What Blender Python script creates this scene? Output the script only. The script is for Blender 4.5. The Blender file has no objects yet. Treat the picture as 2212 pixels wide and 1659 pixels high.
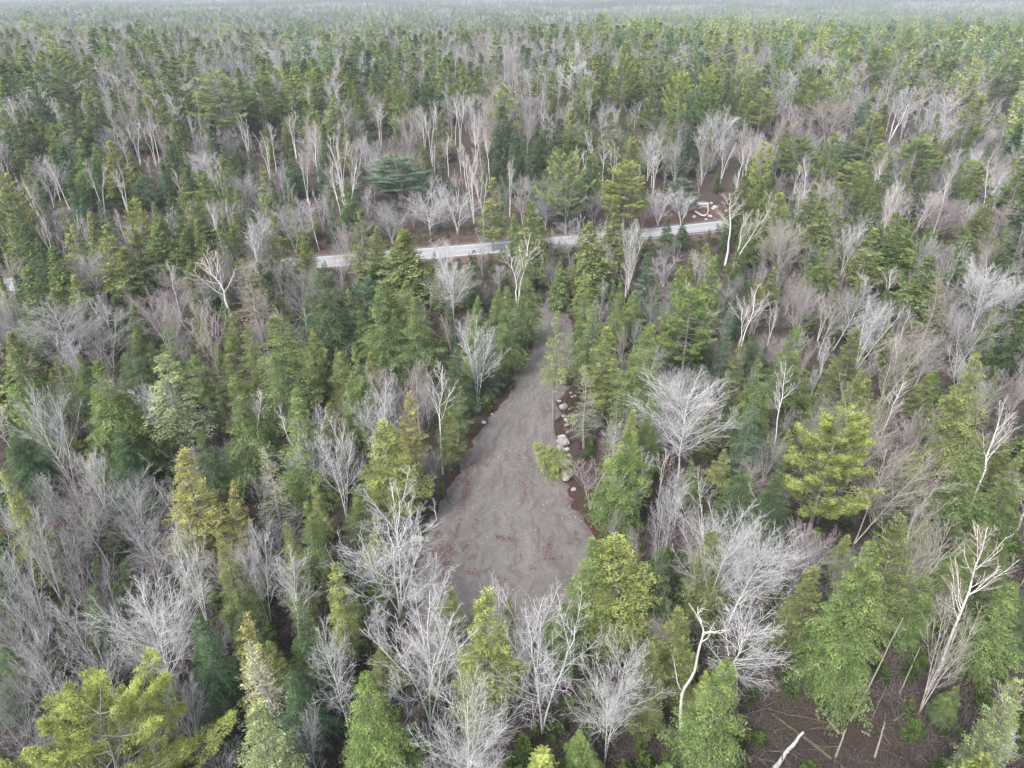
import bpy, math, random
import numpy as np
from mathutils import Vector, Matrix

R = math.radians
scene = bpy.context.scene
col = scene.collection

# ------------------------------------------------------------------ camera
CAM_H = 55.0
PITCH = 29.0
FPX = 1533.0                     # focal length in pixels of a 2212 px wide picture
cam_d = bpy.data.cameras.new('camera')
cam = bpy.data.objects.new('camera', cam_d)
col.objects.link(cam)
cam.location = (0, 0, CAM_H)
cam.rotation_euler = (R(90 - PITCH), 0, 0)
cam_d.sensor_width = 36.0
cam_d.lens = 36.0 * FPX / 2212.0
cam_d.clip_start = 0.5
cam_d.clip_end = 30000
scene.camera = cam

# ------------------------------------------------------------------ sky, sun, exposure
SUN_EL, SUN_AZ = 48.0, 215.0     # azimuth of the sun, clockwise from +Y (behind the camera, to the left)
world = bpy.data.worlds.new('World')
scene.world = world
world.use_nodes = True
wn, wl = world.node_tree.nodes, world.node_tree.links
wn.clear()
wo = wn.new('ShaderNodeOutputWorld')
wb = wn.new('ShaderNodeBackground')
ws = wn.new('ShaderNodeTexSky')
ws.sky_type = 'NISHITA'
ws.sun_disc = False
ws.sun_elevation = R(SUN_EL)
ws.sun_rotation = R(SUN_AZ)
ws.dust_density = 3.0
ws.ozone_density = 1.0
whs = wn.new('ShaderNodeHueSaturation')      # thin overcast: the blue is mostly veiled
whs.inputs['Saturation'].default_value = 0.42
wl.new(ws.outputs[0], whs.inputs['Color'])
wl.new(whs.outputs[0], wb.inputs['Color'])
wb.inputs['Strength'].default_value = 0.115
wl.new(wb.outputs[0], wo.inputs['Surface'])
sun_d = bpy.data.lights.new('sun', 'SUN')
sun_d.energy = 1.5
sun_d.angle = R(14)
sun_d.color = (1.0, 0.95, 0.88)
sun = bpy.data.objects.new('sun', sun_d)
col.objects.link(sun)
sun.location = (0, 0, 200)
sdir = Vector((math.sin(R(SUN_AZ)) * math.cos(R(SUN_EL)), math.cos(R(SUN_AZ)) * math.cos(R(SUN_EL)), math.sin(R(SUN_EL))))
sun.rotation_euler = (-sdir).to_track_quat('-Z', 'Y').to_euler()
scene.view_settings.view_transform = 'Standard'
scene.view_settings.look = 'None'
scene.view_settings.gamma = 1.0
scene.view_settings.exposure = 1.46
cy = scene.cycles
cy.use_denoising = True
cy.denoiser = 'OPENIMAGEDENOISE'
cy.denoising_prefilter = 'ACCURATE'
cy.denoising_input_passes = 'RGB_ALBEDO_NORMAL'
cy.max_bounces = 5
cy.diffuse_bounces = 3
cy.glossy_bounces = 1
cy.transmission_bounces = 3
cy.volume_bounces = 1
cy.transparent_max_bounces = 4
cy.use_adaptive_sampling = False

# ------------------------------------------------------------------ land and picture geometry
def sstep(a, b, x):
    t = np.clip((x - a) / (b - a), 0, 1)
    return t * t * (3 - 2 * t)

def ground(x, y):
    x = np.asarray(x, float); y = np.asarray(y, float)
    crest = 430 + 0.10 * x + 18 * np.sin(x * 0.012 + 1.0)
    yy = y * 430 / np.maximum(crest, 50)
    g = (11.5 * sstep(172, 300, yy) + 2.5 * sstep(300, 440, yy)) * (1 + 0.10 * np.sin(x * 0.019 + 0.6))
    g = g - 22.0 * sstep(470, 900, y)
    far = sstep(900, 1600, y)
    g = g + far * (8 * np.sin(x * 0.0021 + 0.4) * np.sin(y * 0.0017 + 1.1) + 4 * np.sin(x * 0.0061 + y * 0.0042))
    g = g + 48.0 * sstep(1900, 4800, y + 0.15 * x)
    near = 0.22 * np.sin(x * 0.21 + 1.3 * np.sin(y * 0.13)) * np.sin(y * 0.17 + 0.5)
    return g + near * (1 - flat_mask(x, y))

def seg_dist(x, y, pts):
    d = np.full(np.shape(x), 1e9)
    for (ax, ay), (bx, by) in zip(pts[:-1], pts[1:]):
        vx, vy = bx - ax, by - ay
        t = np.clip(((x - ax) * vx + (y - ay) * vy) / (vx * vx + vy * vy), 0, 1)
        d = np.minimum(d, np.hypot(x - ax - t * vx, y - ay - t * vy))
    return d

SP, CP = math.sin(R(PITCH)), math.cos(R(PITCH))
def ray(px, py):
    u = (px - 1106) / FPX; v = (829.5 - py) / FPX
    return u, CP + v * SP, -SP + v * CP
def on_plane(px, py, z=0.0):
    dx, dy, dz = ray(px, py)
    t = (z - CAM_H) / dz
    return dx * t, dy * t
def project(x, y, z):
    zc = y * CP - (z - CAM_H) * SP
    yc = y * SP + (z - CAM_H) * CP
    return 1106 + FPX * x / zc, 829.5 - FPX * yc / zc, zc

DRIVE_L = [(1166, 672), (1153, 700), (1150, 755), (1128, 800), (1100, 845), (1045, 915), (1008, 975), (985, 1035), (935, 1110), (912, 1180), (880, 1240), (868, 1300), (900, 1430)]
DRIVE_R = [(1222, 672), (1238, 700), (1246, 770), (1232, 830), (1212, 868), (1200, 930), (1206, 985), (1212, 1040), (1232, 1090), (1268, 1140), (1292, 1190), (1290, 1300), (1240, 1430)]
DL = [on_plane(*p) for p in DRIVE_L]; DR = [on_plane(*p) for p in DRIVE_R]
DC = [((a[0] + b[0]) / 2, (a[1] + b[1]) / 2) for a, b in zip(DL, DR)]
ROAD_PX = [(600, 574), (930, 549), (1220, 525), (1545, 491)]
_rp = np.array([on_plane(*p) for p in ROAD_PX])
_k = np.polyfit(_rp[:, 0], _rp[:, 1], 1)
ROAD = [(x, float(np.polyval(_k, x)) + 0.00035 * x * x) for x in range(-230, 231, 10)]
def road_y(x): return float(np.polyval(_k, x)) + 0.00035 * x * x
JX = DC[0][0] + 2
DRIVE_TAIL = [(JX - 1.5, DC[0][1] + 6), (JX - 3, DC[0][1] + 15), (JX - 4, road_y(JX - 4) - 2)]
def flat_mask(x, y):
    d = seg_dist(x, y, DC)
    m = 1 - sstep(9, 16, d)
    r = seg_dist(x, y, ROAD[::4] + [ROAD[-1]])
    return np.maximum(m, 1 - sstep(8, 14, r))

def tip_to_ground(px, py, h):
    z = h
    for _ in range(12):
        x, y = on_plane(px, py, min(z, CAM_H - 1))
        z = 0.5 * z + 0.5 * (float(ground(x, y)) + h)
    return x, y

# ------------------------------------------------------------------ mesh helpers
def make_mesh(name, V, Q, mats, mat_idx=None, attrs=None, smooth=False):
    me = bpy.data.meshes.new(name)
    V = np.asarray(V, np.float32); Q = np.asarray(Q, np.int32)
    me.vertices.add(len(V)); me.vertices.foreach_set('co', V.ravel())
    n, k = Q.shape
    me.loops.add(n * k); me.loops.foreach_set('vertex_index', Q.ravel())
    me.polygons.add(n)
    me.polygons.foreach_set('loop_start', np.arange(0, n * k, k, dtype=np.int32))
    try: me.polygons.foreach_set('loop_total', np.full(n, k, np.int32))
    except Exception: pass
    for m in mats: me.materials.append(m)
    if mat_idx is not None: me.polygons.foreach_set('material_index', np.asarray(mat_idx, np.int32))
    if smooth: me.polygons.foreach_set('use_smooth', np.ones(n, bool))
    for an, av in (attrs or {}).items():
        a = me.attributes.new(an, 'FLOAT', 'POINT')
        a.data.foreach_set('value', np.asarray(av, np.float32))
    me.update(calc_edges=True)
    return me

class Geo:
    """collects quads with two float attributes"""
    def __init__(s): s.V = []; s.Q = []; s.n = 0; s.v = []; s.t = []; s.m = []
    def add(s, V, Q, v=0.5, t=0.0, m=0):
        V = np.asarray(V, float).reshape(-1, 3); Q = np.asarray(Q, int)
        s.V.append(V); s.Q.append(Q + s.n); s.n += len(V)
        s.v.append(np.broadcast_to(np.asarray(v, float), (len(V),)).copy()); s.t.append(np.broadcast_to(np.asarray(t, float), (len(V),)).copy())
        s.m.append(np.full(len(Q), m))
    def mesh(s, name, mats, smooth=False):
        return make_mesh(name, np.concatenate(s.V), np.concatenate(s.Q), mats, np.concatenate(s.m), {'v': np.concatenate(s.v), 'tip': np.concatenate(s.t)}, smooth)

def tubes(P, Rr, k=3):
    P = np.asarray(P, float); N, S, _ = P.shape
    T = np.gradient(P, axis=1)
    T /= np.linalg.norm(T, axis=2, keepdims=True) + 1e-9
    a = np.array([0.31, 0.87, 0.12])
    n1 = np.cross(T, a); n1 /= np.linalg.norm(n1, axis=2, keepdims=True) + 1e-9
    n2 = np.cross(T, n1)
    ang = np.arange(k) * 2 * math.pi / k
    V = P[:, :, None, :] + Rr[:, :, None, None] * (np.cos(ang)[None, None, :, None] * n1[:, :, None, :] + np.sin(ang)[None, None, :, None] * n2[:, :, None, :])
    idx = np.arange(N * S * k).reshape(N, S, k)
    a0 = idx[:, :-1, :]; a1 = np.roll(a0, -1, axis=2); b0 = idx[:, 1:, :]; b1 = np.roll(b0, -1, axis=2)
    Q = np.stack([a0, a1, b1, b0], axis=-1).reshape(-1, 4)
    return V.reshape(-1, 3), Q

def diamonds(C, A, W):
    """rhombic sprays: C base, A axis vector (length), W half-width vector"""
    V = np.stack([C, C + A * 0.5 + W, C + A, C + A * 0.45 - W], axis=1)
    Q = np.arange(len(C) * 4).reshape(-1, 4)
    return V.reshape(-1, 3), Q

def unit(v): return v / (np.linalg.norm(v, axis=-1, keepdims=True) + 1e-9)

# ------------------------------------------------------------------ materials
def new_mat(name):
    m = bpy.data.materials.new(name); m.use_nodes = True
    m.node_tree.nodes.clear()
    return m, m.node_tree.nodes, m.node_tree.links
def tint_socket(n, inst):
    if inst:
        a = n.new('ShaderNodeAttribute'); a.attribute_type = 'INSTANCER'; a.attribute_name = 'tint'
        return a.outputs['Color']
    o = n.new('ShaderNodeObjectInfo')
    return o.outputs['Color']
def mixc(n, l, mode, fac, a, b):
    x = n.new('ShaderNodeMix'); x.data_type = 'RGBA'; x.blend_type = mode
    for s, v in ((0, fac), (6, a), (7, b)):
        if hasattr(v, 'links') or hasattr(v, 'is_output'): l.new(v, x.inputs[s])
        else: x.inputs[s].default_value = v
    return x.outputs[2]
def mrange(n, l, src, a, b, c, d):
    x = n.new('ShaderNodeMapRange'); l.new(src, x.inputs[0])
    for i, v in enumerate((a, b, c, d)): x.inputs[i + 1].default_value = v
    return x.outputs[0]
def attr(n, name):
    a = n.new('ShaderNodeAttribute'); a.attribute_name = name
    return a.outputs['Fac']
def noise(n, l, scale, detail=2.0, vec=None, rough=0.5):
    t = n.new('ShaderNodeTexNoise'); t.inputs['Scale'].default_value = scale; t.inputs['Detail'].default_value = detail
    t.inputs['Roughness'].default_value = rough
    if vec is not None: l.new(vec, t.inputs['Vector'])
    return t.outputs['Fac']

def foliage_mat(name, inst, tipcol, trans=0.15):
    m, n, l = new_mat(name)
    t = tint_socket(n, inst)
    tc = n.new('ShaderNodeTexCoord')
    clump = noise(n, l, 0.9, 2, tc.outputs['Object'])
    f = mrange(n, l, clump, 0.32, 0.68, 0.55, 1.38)
    v = mrange(n, l, attr(n, 'v'), 0, 1, 0.40, 1.60)
    mm = n.new('ShaderNodeMath'); mm.operation = 'MULTIPLY'; l.new(f, mm.inputs[0]); l.new(v, mm.inputs[1])
    base = mixc(n, l, 'MULTIPLY', 1.0, t, (1, 1, 1, 1))
    sc = n.new('ShaderNodeVectorMath'); sc.operation = 'SCALE'; l.new(t, sc.inputs[0]); l.new(mm.outputs[0], sc.inputs['Scale'])
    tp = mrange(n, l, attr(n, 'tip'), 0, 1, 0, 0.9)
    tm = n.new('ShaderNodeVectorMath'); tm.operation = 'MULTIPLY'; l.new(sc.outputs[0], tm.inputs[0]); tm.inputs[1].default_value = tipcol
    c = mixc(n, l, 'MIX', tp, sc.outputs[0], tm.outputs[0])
    d = n.new('ShaderNodeBsdfDiffuse'); l.new(c, d.inputs['Color'])
    tr = n.new('ShaderNodeBsdfTranslucent'); l.new(c, tr.inputs['Color'])
    ms = n.new('ShaderNodeMixShader'); ms.inputs[0].default_value = trans
    l.new(d.outputs[0], ms.inputs[1]); l.new(tr.outputs[0], ms.inputs[2])
    o = n.new('ShaderNodeOutputMaterial'); l.new(ms.outputs[0], o.inputs['Surface'])
    return m
def bark_mat(name, inst=False, fixed=None, birch=False, lo=0.55, hi=1.3):
    m, n, l = new_mat(name)
    if fixed:
        rgb = n.new('ShaderNodeRGB'); rgb.outputs[0].default_value = (*fixed, 1); t = rgb.outputs[0]
    else: t = tint_socket(n, inst)
    tc = n.new('ShaderNodeTexCoord')
    mp = n.new('ShaderNodeMapping'); mp.inputs['Scale'].default_value = (1, 1, 3.0 if birch else 0.5); l.new(tc.outputs['Object'], mp.inputs[0])
    ns = noise(n, l, 5.0 if birch else 4.0, 4, mp.outputs[0], 0.65)
    f = mrange(n, l, ns, 0.36, 0.44, 0.22, 1.0) if birch else mrange(n, l, ns, 0.3, 0.7, lo, hi)
    sc = n.new('ShaderNodeVectorMath'); sc.operation = 'SCALE'; l.new(t, sc.inputs[0]); l.new(f, sc.inputs['Scale'])
    p = n.new('ShaderNodeBsdfPrincipled'); p.inputs['Roughness'].default_value = 0.85
    l.new(sc.outputs[0], p.inputs['Base Color'])
    o = n.new('ShaderNodeOutputMaterial'); l.new(p.outputs[0], o.inputs['Surface'])
    return m
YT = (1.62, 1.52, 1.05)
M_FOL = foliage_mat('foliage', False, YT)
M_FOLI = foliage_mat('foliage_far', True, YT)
M_BARK = bark_mat('bark')
M_BIRCH = bark_mat('birch_bark', birch=True)
M_BARKF = bark_mat('dark_bark', fixed=(0.16, 0.14, 0.13))
M_BAREI = bark_mat('bare_wood_far', inst=True)

# ------------------------------------------------------------------ tree generators
def conifer(seed, kind, H=16.0, Rm=2.6, nbr=150, lod=False, cb=0.10, droop=0.35, card=(0.27, 0.085), step=0.16, elev=(30, -8), prof='cone', gap=0.12, vj=2.5):
    """returns Geo wood, Geo leaves. needles in flat drooping sprays along curved limbs"""
    rg = np.random.default_rng(seed)
    W, L = Geo(), Geo()
    bend = rg.normal(0, 0.25, 2)
    zs = np.linspace(0, H, 14)
    tx = bend[0] * (zs / H) ** 2 + 0.08 * np.sin(zs * 0.7 + seed); ty = bend[1] * (zs / H) ** 2 + 0.08 * np.cos(zs * 0.6 + seed)
    tr = 0.011 * H * (1 - zs / H * 0.96) + 0.008
    V, Q = tubes(np.stack([tx, ty, zs], 1)[None], tr[None], 6 if not lod else 3); W.add(V, Q)
    ts = np.sort(cb + (1 - cb) * rg.random(nbr) ** 0.92)
    lump = rg.random(3) * 6.28
    az = np.arange(nbr) * 2.39996 + rg.normal(0, 0.35, nbr)
    C_, A_, W_, v_, t_ = [], [], [], [], []
    for i in range(nbr):
        t = (ts[i] - cb) / (1 - cb)
        if prof == 'cone': r = (1 - t) ** 0.80 * min(1, 0.45 + t * 3.5)
        elif prof == 'oval': r = (1 - t ** 1.9) ** 0.9 * min(1, 0.4 + t * 2.2) * (1.05 - 0.35 * t)
        elif prof == 'blunt': r = (1 - t ** 1.25) ** 0.95 * min(1, 0.4 + t * 2.6) * (1.05 - 0.3 * t)
        elif prof == 'spire': r = (1 - t) ** 0.95 * min(1, 0.6 + t * 3)
        else: r = (1 - t) ** 0.6 * min(1, 0.3 + t * 2)
        r *= 1 + 0.20 * math.sin(2 * az[i] + lump[0]) * math.sin(5 * t + lump[1]) + 0.12 * math.sin(3 * az[i] + 9 * t + lump[2])
        r = Rm * r * rg.uniform(0.72, 1.12) + 0.18
        if rg.random() < gap: r *= 0.5
        bv = rg.random()
        e = math.radians(elev[0] * t + elev[1] * (1 - t) + rg.normal(0, 7))
        a = az[i]
        dx, dy = math.cos(a), math.sin(a)
        z0 = ts[i] * H; xi = np.interp(z0, zs, tx); yi = np.interp(z0, zs, ty)
        ns = 5
        s = np.linspace(0, 1, ns)
        swirl = rg.normal(0, 0.12) * r
        P = np.stack([xi + dx * r * s - dy * swirl * s * s, yi + dy * r * s + dx * swirl * s * s, z0 + r * (math.tan(e) * s - droop * s * s)], 1)
        if not lod or i % 3 == 0:
            V, Q = tubes(P[None], (0.010 + 0.011 * r * (1 - s * 0.9))[None], 3); W.add(V, Q)
        # side branchlets
        nb = max(3, int(r / (0.30 if not lod else 0.6)))
        sb = (np.arange(nb) + rg.random(nb)) / nb * 0.86 + 0.12
        for side in (1, -1, 0):
            if side == 0: sbs = np.array([0.45]); bl = np.array([r * 0.55])
            else:
                sbs = sb; bl = (0.16 + 0.42 * r * (1 - sbs) ** 0.8) * rg.uniform(0.7, 1.2, nb)
            for sj, blj in zip(sbs, bl):
                k = max(1, int(blj / step))
                u = (np.arange(k) + 0.6 * rg.random(k)) / k
                p0 = np.array([np.interp(sj, s, P[:, q]) for q in range(3)])
                ba = a + side * math.radians(58) * rg.uniform(0.75, 1.15)
                dz = (math.tan(e) - 2 * droop * sj) * 0.8
                d = np.array([math.cos(ba), math.sin(ba), dz]); d /= np.linalg.norm(d)
                pts = p0 + d * (u * blj)[:, None] - np.array([0, 0, 1]) * (0.22 * blj * u * u)[:, None] + rg.normal(0, 0.035, (k, 3)) * [1, 1, vj]
                for s2 in (1, -1):
                    ca = ba + s2 * math.radians(38) + rg.normal(0, 0.35, k)
                    A = np.stack([np.cos(ca), np.sin(ca), dz - 0.25 + rg.normal(0, 0.28, k)], 1)
                    A = unit(A) * (card[0] * rg.uniform(0.7, 1.3, k))[:, None]
                    Wd = np.cross(A, np.array([0, 0, 1.0])) + rg.normal(0, 0.35, (k, 3)) * card[0]
                    Wd = unit(Wd) * card[1] * 0.5 * rg.uniform(0.8, 1.3, (k, 1))
                    C_.append(pts); A_.append(A); W_.append(Wd)
                    v_.append(rg.random(k) * 0.5 + 0.5 * bv)
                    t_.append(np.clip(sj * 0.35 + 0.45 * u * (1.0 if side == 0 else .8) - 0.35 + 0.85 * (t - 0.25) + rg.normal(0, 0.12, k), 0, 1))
    C_, A_, W_ = map(np.concatenate, (C_, A_, W_))
    V, Q = diamonds(C_, A_, W_)
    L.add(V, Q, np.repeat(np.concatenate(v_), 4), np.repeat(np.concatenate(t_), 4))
    return W, L

def pine(seed, H=18.0, Rm=3.4, nwh=17, per=6, lod=False, cb=0.30, ntuft=16, asc=18, fine=1.0):
    rg = np.random.default_rng(seed)
    W, L = Geo(), Geo()
    zs = np.linspace(0, H, 14)
    b = rg.normal(0, 0.35, 2)
    tx = b[0] * (zs / H) ** 2; ty = b[1] * (zs / H) ** 2
    V, Q = tubes(np.stack([tx, ty, zs], 1)[None], (0.0125 * H * (1 - zs / H * 0.95) + 0.01)[None], 6 if not lod else 3); W.add(V, Q)
    C_, A_, W_, v_, t_ = [], [], [], [], []
    for w in range(nwh):
        t = (w + rg.uniform(-.2, .2)) / (nwh - 0.2); t = min(max(t, 0), 0.985)
        zz = H * (cb + (1 - cb) * t)
        for j in range(per):
            if rg.random() < 0.16: continue
            a = rg.random() * 6.283
            r = Rm * (1 - t) ** 0.62 * min(1, 0.55 + 2.2 * t) * rg.uniform(0.6, 1.2) + 0.35
            e = math.radians(asc + 25 * t + rg.normal(0, 7))
            s = np.linspace(0, 1, 5)
            x0 = np.interp(zz, zs, tx); y0 = np.interp(zz, zs, ty)
            sag = 0.30 * (1 - t)
            P = np.stack([x0 + math.cos(a) * r * s, y0 + math.sin(a) * r * s, zz + r * (math.tan(e) * s * s * 0.75 + 0.08 * s - sag * s * (1 - s))], 1)
            V, Q = tubes(P[None], (0.014 + 0.013 * r * (1 - s * 0.9))[None], 3); W.add(V, Q)
            nt = max(5, int(ntuft * r / Rm * 1.6))
            for q in range(nt):
                sj = 0.30 + 0.72 * rg.random() ** 0.8
                off = rg.uniform(-1, 1) * 0.36 * r * (1.15 - sj)
                p0 = np.array([np.interp(min(sj, 1), s, P[:, c]) for c in range(3)])
                p0 = p0 + np.array([-math.sin(a), math.cos(a), 0]) * off + np.array([math.cos(a), math.sin(a), 0.3]) * abs(off) * 0.5
                p0[2] += rg.uniform(-0.05, 0.10)
                k = int(11 / fine) if not lod else 4
                ta = a + rg.normal(0, 0.9, k) + (0.7 if off > 0 else -0.7)
                A = np.stack([np.cos(ta), np.sin(ta), rg.uniform(-0.25, 1.0, k)], 1)
                ln = (0.34 * fine ** 0.6 if not lod else 0.62)
                A = unit(A) * (ln * rg.uniform(0.6, 1.25, k))[:, None]
                Wd = unit(np.cross(A, rg.normal(0, 1, (k, 3)))) * (0.032 * fine if not lod else 0.11)
                cc = p0 + rg.normal(0, 0.09 if not lod else 0.2, (k, 3))
                C_.append(cc); A_.append(A); W_.append(Wd)
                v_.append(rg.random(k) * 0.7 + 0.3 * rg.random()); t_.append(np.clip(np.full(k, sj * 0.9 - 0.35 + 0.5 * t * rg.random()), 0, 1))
    C_, A_, W_ = map(np.concatenate, (C_, A_, W_))
    V, Q = diamonds(C_, A_, W_)
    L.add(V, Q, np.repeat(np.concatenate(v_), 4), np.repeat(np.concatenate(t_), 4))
    return W, L

def interp_poly(P, t):
    """P (N,S,3), t (N,m) in 0..1 -> points and tangents (N,m,3)"""
    N, S, _ = P.shape
    f = np.clip(t, 0, 0.999) * (S - 1); i = f.astype(int); fr = (f - i)[..., None]
    n = np.arange(N)[:, None]
    a = P[n, i]; b = P[n, i + 1]
    return a * (1 - fr) + b * fr, unit(b - a)

def sprout(rg, P, Rd, Ln, m, t0, t1, ang, ratio, up, wig, S, rr, taper=0.55, rmin=0.006, Lfix=None):
    N = P.shape[0]
    t = t0 + (t1 - t0) * (np.arange(m)[None] + rg.random((N, m))) / m
    p, T = interp_poly(P, t)
    q = unit(np.cross(T, rg.normal(0, 1, (N, m, 3))))
    a = np.radians(ang + rg.normal(0, 9, (N, m)))[..., None]
    D = T * np.cos(a) + q * np.sin(a)
    D[..., 2] = np.where(D[..., 2] < -0.25, D[..., 2] * 0.3, D[..., 2])
    D = unit(D)
    L = (Ln[:, None] * ratio * (1 - taper * t) if Lfix is None else Lfix(t)) * rg.uniform(0.7, 1.25, (N, m))
    f = np.clip(t, 0, 0.999) * (Rd.shape[1] - 1); i = f.astype(int)
    r0 = np.maximum(Rd[np.arange(N)[:, None], i] * rr, rmin)
    p = p.reshape(-1, 3); D = D.reshape(-1, 3); L = L.reshape(-1); r0 = r0.reshape(-1)
    s = np.linspace(0, 1, S)
    C = p[:, None] + (L[:, None] * s)[..., None] * D[:, None] + np.array([0, 0, 1.0]) * (up * L[:, None] * s * s)[..., None]
    w = np.cumsum(rg.normal(0, wig, (len(p), S, 3)), axis=1) * (L[:, None, None] / S); w -= w[:, :1]
    C = C + w
    Rn = np.maximum(r0[:, None] * (1 - 0.75 * s), rmin * 0.7)
    return C, Rn, L

def bare(seed, H=14.0, spread=3.2, cb=0.30, nl=18, ang=42, up=0.45, m2=8, m3=7, m4=4, lod=False, stems=1, wig=0.10, tr=0.011, low=0.95, profile='round', rmin=0.0075):
    rg = np.random.default_rng(seed)
    W, T = Geo(), Geo()
    S0 = 10
    zs = np.linspace(0, 1, S0)
    St, Rs = [], []
    for k in range(stems):
        a = k * 6.283 / stems + rg.random(); sp = (0.0 if stems == 1 else 0.10 + 0.10 * rg.random()) * H * (spread / 3.2)
        h = H * (1 if k == 0 else rg.uniform(0.8, 0.97))
        x = sp * np.cos(a) * zs ** 1.3; y = sp * np.sin(a) * zs ** 1.3
        wx = np.cumsum(rg.normal(0, 0.018 * H * wig / 0.1, S0)); wy = np.cumsum(rg.normal(0, 0.018 * H * wig / 0.1, S0))
        St.append(np.stack([x + (wx - wx[0]) * zs, y + (wy - wy[0]) * zs, h * zs], 1))
        Rs.append(tr * H * (1 - 0.90 * zs ** 0.9) / (stems ** 0.35) + 0.01)
    P0, R0 = np.array(St), np.array(Rs)
    V, Q = tubes(P0, R0, 7 if not lod else 3); W.add(V, Q)
    L0 = np.full(stems, H)
    def lf(t):
        u = (t - cb) / (low - cb)
        if profile == 'round': r = np.sqrt(np.clip(1 - (u * 1.25 - 0.35) ** 2, 0.08, 1))
        elif profile == 'vase': r = np.clip(1.05 - 0.65 * u, 0.1, 1.1)
        else: r = np.clip(0.55 + 0.8 * u - 0.9 * u * u, 0.2, 1)
        return spread * r * 1.25
    n1 = max(3, nl // stems)
    P1, R1, L1 = sprout(rg, P0, R0, L0, n1, cb, low, ang, 0, up, wig, 6, 0.48, Lfix=lf, rmin=0.02)
    V, Q = tubes(P1, R1, 4 if not lod else 3); W.add(V, Q)
    P2, R2, L2 = sprout(rg, P1, R1, L1, m2, 0.15, 1.0, 38, 0.55, up * 0.5, wig * 1.1, 5, 0.55, rmin=0.014 if not lod else 0.035)
    V, Q = tubes(P2, R2, 3); (W if not lod else T).add(V, Q)
    P3, R3, L3 = sprout(rg, P2, R2, L2, m3, 0.1, 1.0, 40, 0.55, up * 0.35, wig * 1.3, 3, 0.6, rmin=rmin if not lod else 0.025)
    V, Q = tubes(P3, R3, 3); T.add(V, Q, rg.random(len(V)), 0.5)
    if m4 and not lod:
        P4, R4, L4 = sprout(rg, P3, R3, L3, m4, 0.15, 1.0, 38, 0.6, 0.15, wig * 1.3, 3, 0.7, rmin=rmin * 0.8)
        V, Q = tubes(P4, R4, 3); T.add(V, Q, rg.random(len(V)), 1.0)
    return W, T

LIB = {}      # kind -> list of (wood mesh, crown mesh, nominal height, nominal radius)
def lib(kind, W, L, H, Rm, wm, cm, names=('trunk', 'crown')):
    lv = np.concatenate(L.V); Rm = float(np.percentile(np.hypot(lv[:, 0], lv[:, 1]), 97))
    H = float(max(lv[:, 2].max(), H * 0.9))
    LIB.setdefault(kind, []).append((W.mesh(kind + '_' + names[0], [wm], True), L.mesh(kind + '_' + names[1], [cm]), H, Rm))

for i in range(10):
    W, L = conifer(100 + i, 'hemlock', H=16, Rm=[3.3, 3.0, 3.5, 2.7, 3.2, 3.4, 2.9, 3.6, 5.2, 5.0][i], nbr=[180, 165, 190, 165, 180, 175, 165, 190, 230, 220][i], prof=['cone', 'cone', 'blunt', 'cone', 'oval', 'blunt', 'cone', 'blunt', 'blunt', 'cone'][i],
                   gap=0.16, card=(0.18, 0.052) if i < 8 else (0.20, 0.060), step=0.105 if i < 8 else 0.10, droop=[.35, .45, .4, .3, .5, .35, .45, .4, .4, .4][i])
    lib('hemlock', W, L, 16, 2.6, M_BARK, M_FOL)
for i in range(4):        # cedar: denser oval, upright sprays
    W, L = conifer(150 + i, 'cedar', H=15, Rm=2.6, nbr=190, prof='oval', elev=(48, 12), droop=0.14, cb=0.06, card=(0.18, 0.054), step=0.11)
    lib('cedar', W, L, 15, 2.0, M_BARK, M_FOL)
for i in range(2):        # sparse, trunk shows
    W, L = conifer(170 + i, 'sparse', H=17, Rm=2.4, nbr=100, prof='blunt', cb=0.30, gap=0.3, droop=0.25, elev=(35, 5), card=(0.22, 0.065), step=0.15)
    lib('sparse', W, L, 17, 2.1, M_BARK, M_FOL)
for i in range(3):
    W, L = conifer(200 + i, 'fir', H=13, Rm=1.6, nbr=210, prof='spire', elev=(28, 2), droop=0.05, cb=0.05, card=(0.16, 0.055), step=0.14, gap=0.03)
    lib('fir', W, L, 13, 1.45, M_BARK, M_FOL)
for i in range(3):        # spruce with open layered tips
    W, L = conifer(230 + i, 'spruce', H=15, Rm=2.8, nbr=105, prof='blunt', elev=(30, -5), droop=-0.02, cb=0.18, card=(0.20, 0.06), step=0.13, gap=0.2)
    lib('spruce', W, L, 15, 2.3, M_BARK, M_FOL)
for i in range(5):
    W, L = pine(300 + i, H=18, Rm=3.6 + 0.2 * i, nwh=14 + i, asc=[12, 18, 25, 8, 15][i], cb=[0.3, 0.25, 0.2, 0.35, 0.3][i], ntuft=34, fine=0.75)
    lib('pine', W, L, 18, 3.4, M_BARK, M_FOL)
W, L = pine(320, H=17, Rm=6.0, nwh=13, per=5, asc=24, cb=0.3, ntuft=100, fine=0.55); lib('pine', W, L, 17, 6.0, M_BARK, M_FOL)
for i in range(3):        # lichen covered, half dead
    W, L = conifer(330 + i, 'lichen', H=13, Rm=2.1, nbr=130, prof='cone', elev=(20, -5), droop=0.0, cb=0.12, card=(0.12, 0.035), step=0.2, gap=0.35)
    lib('lichen', W, L, 13, 1.7, M_BARK, M_FOL)
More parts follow.
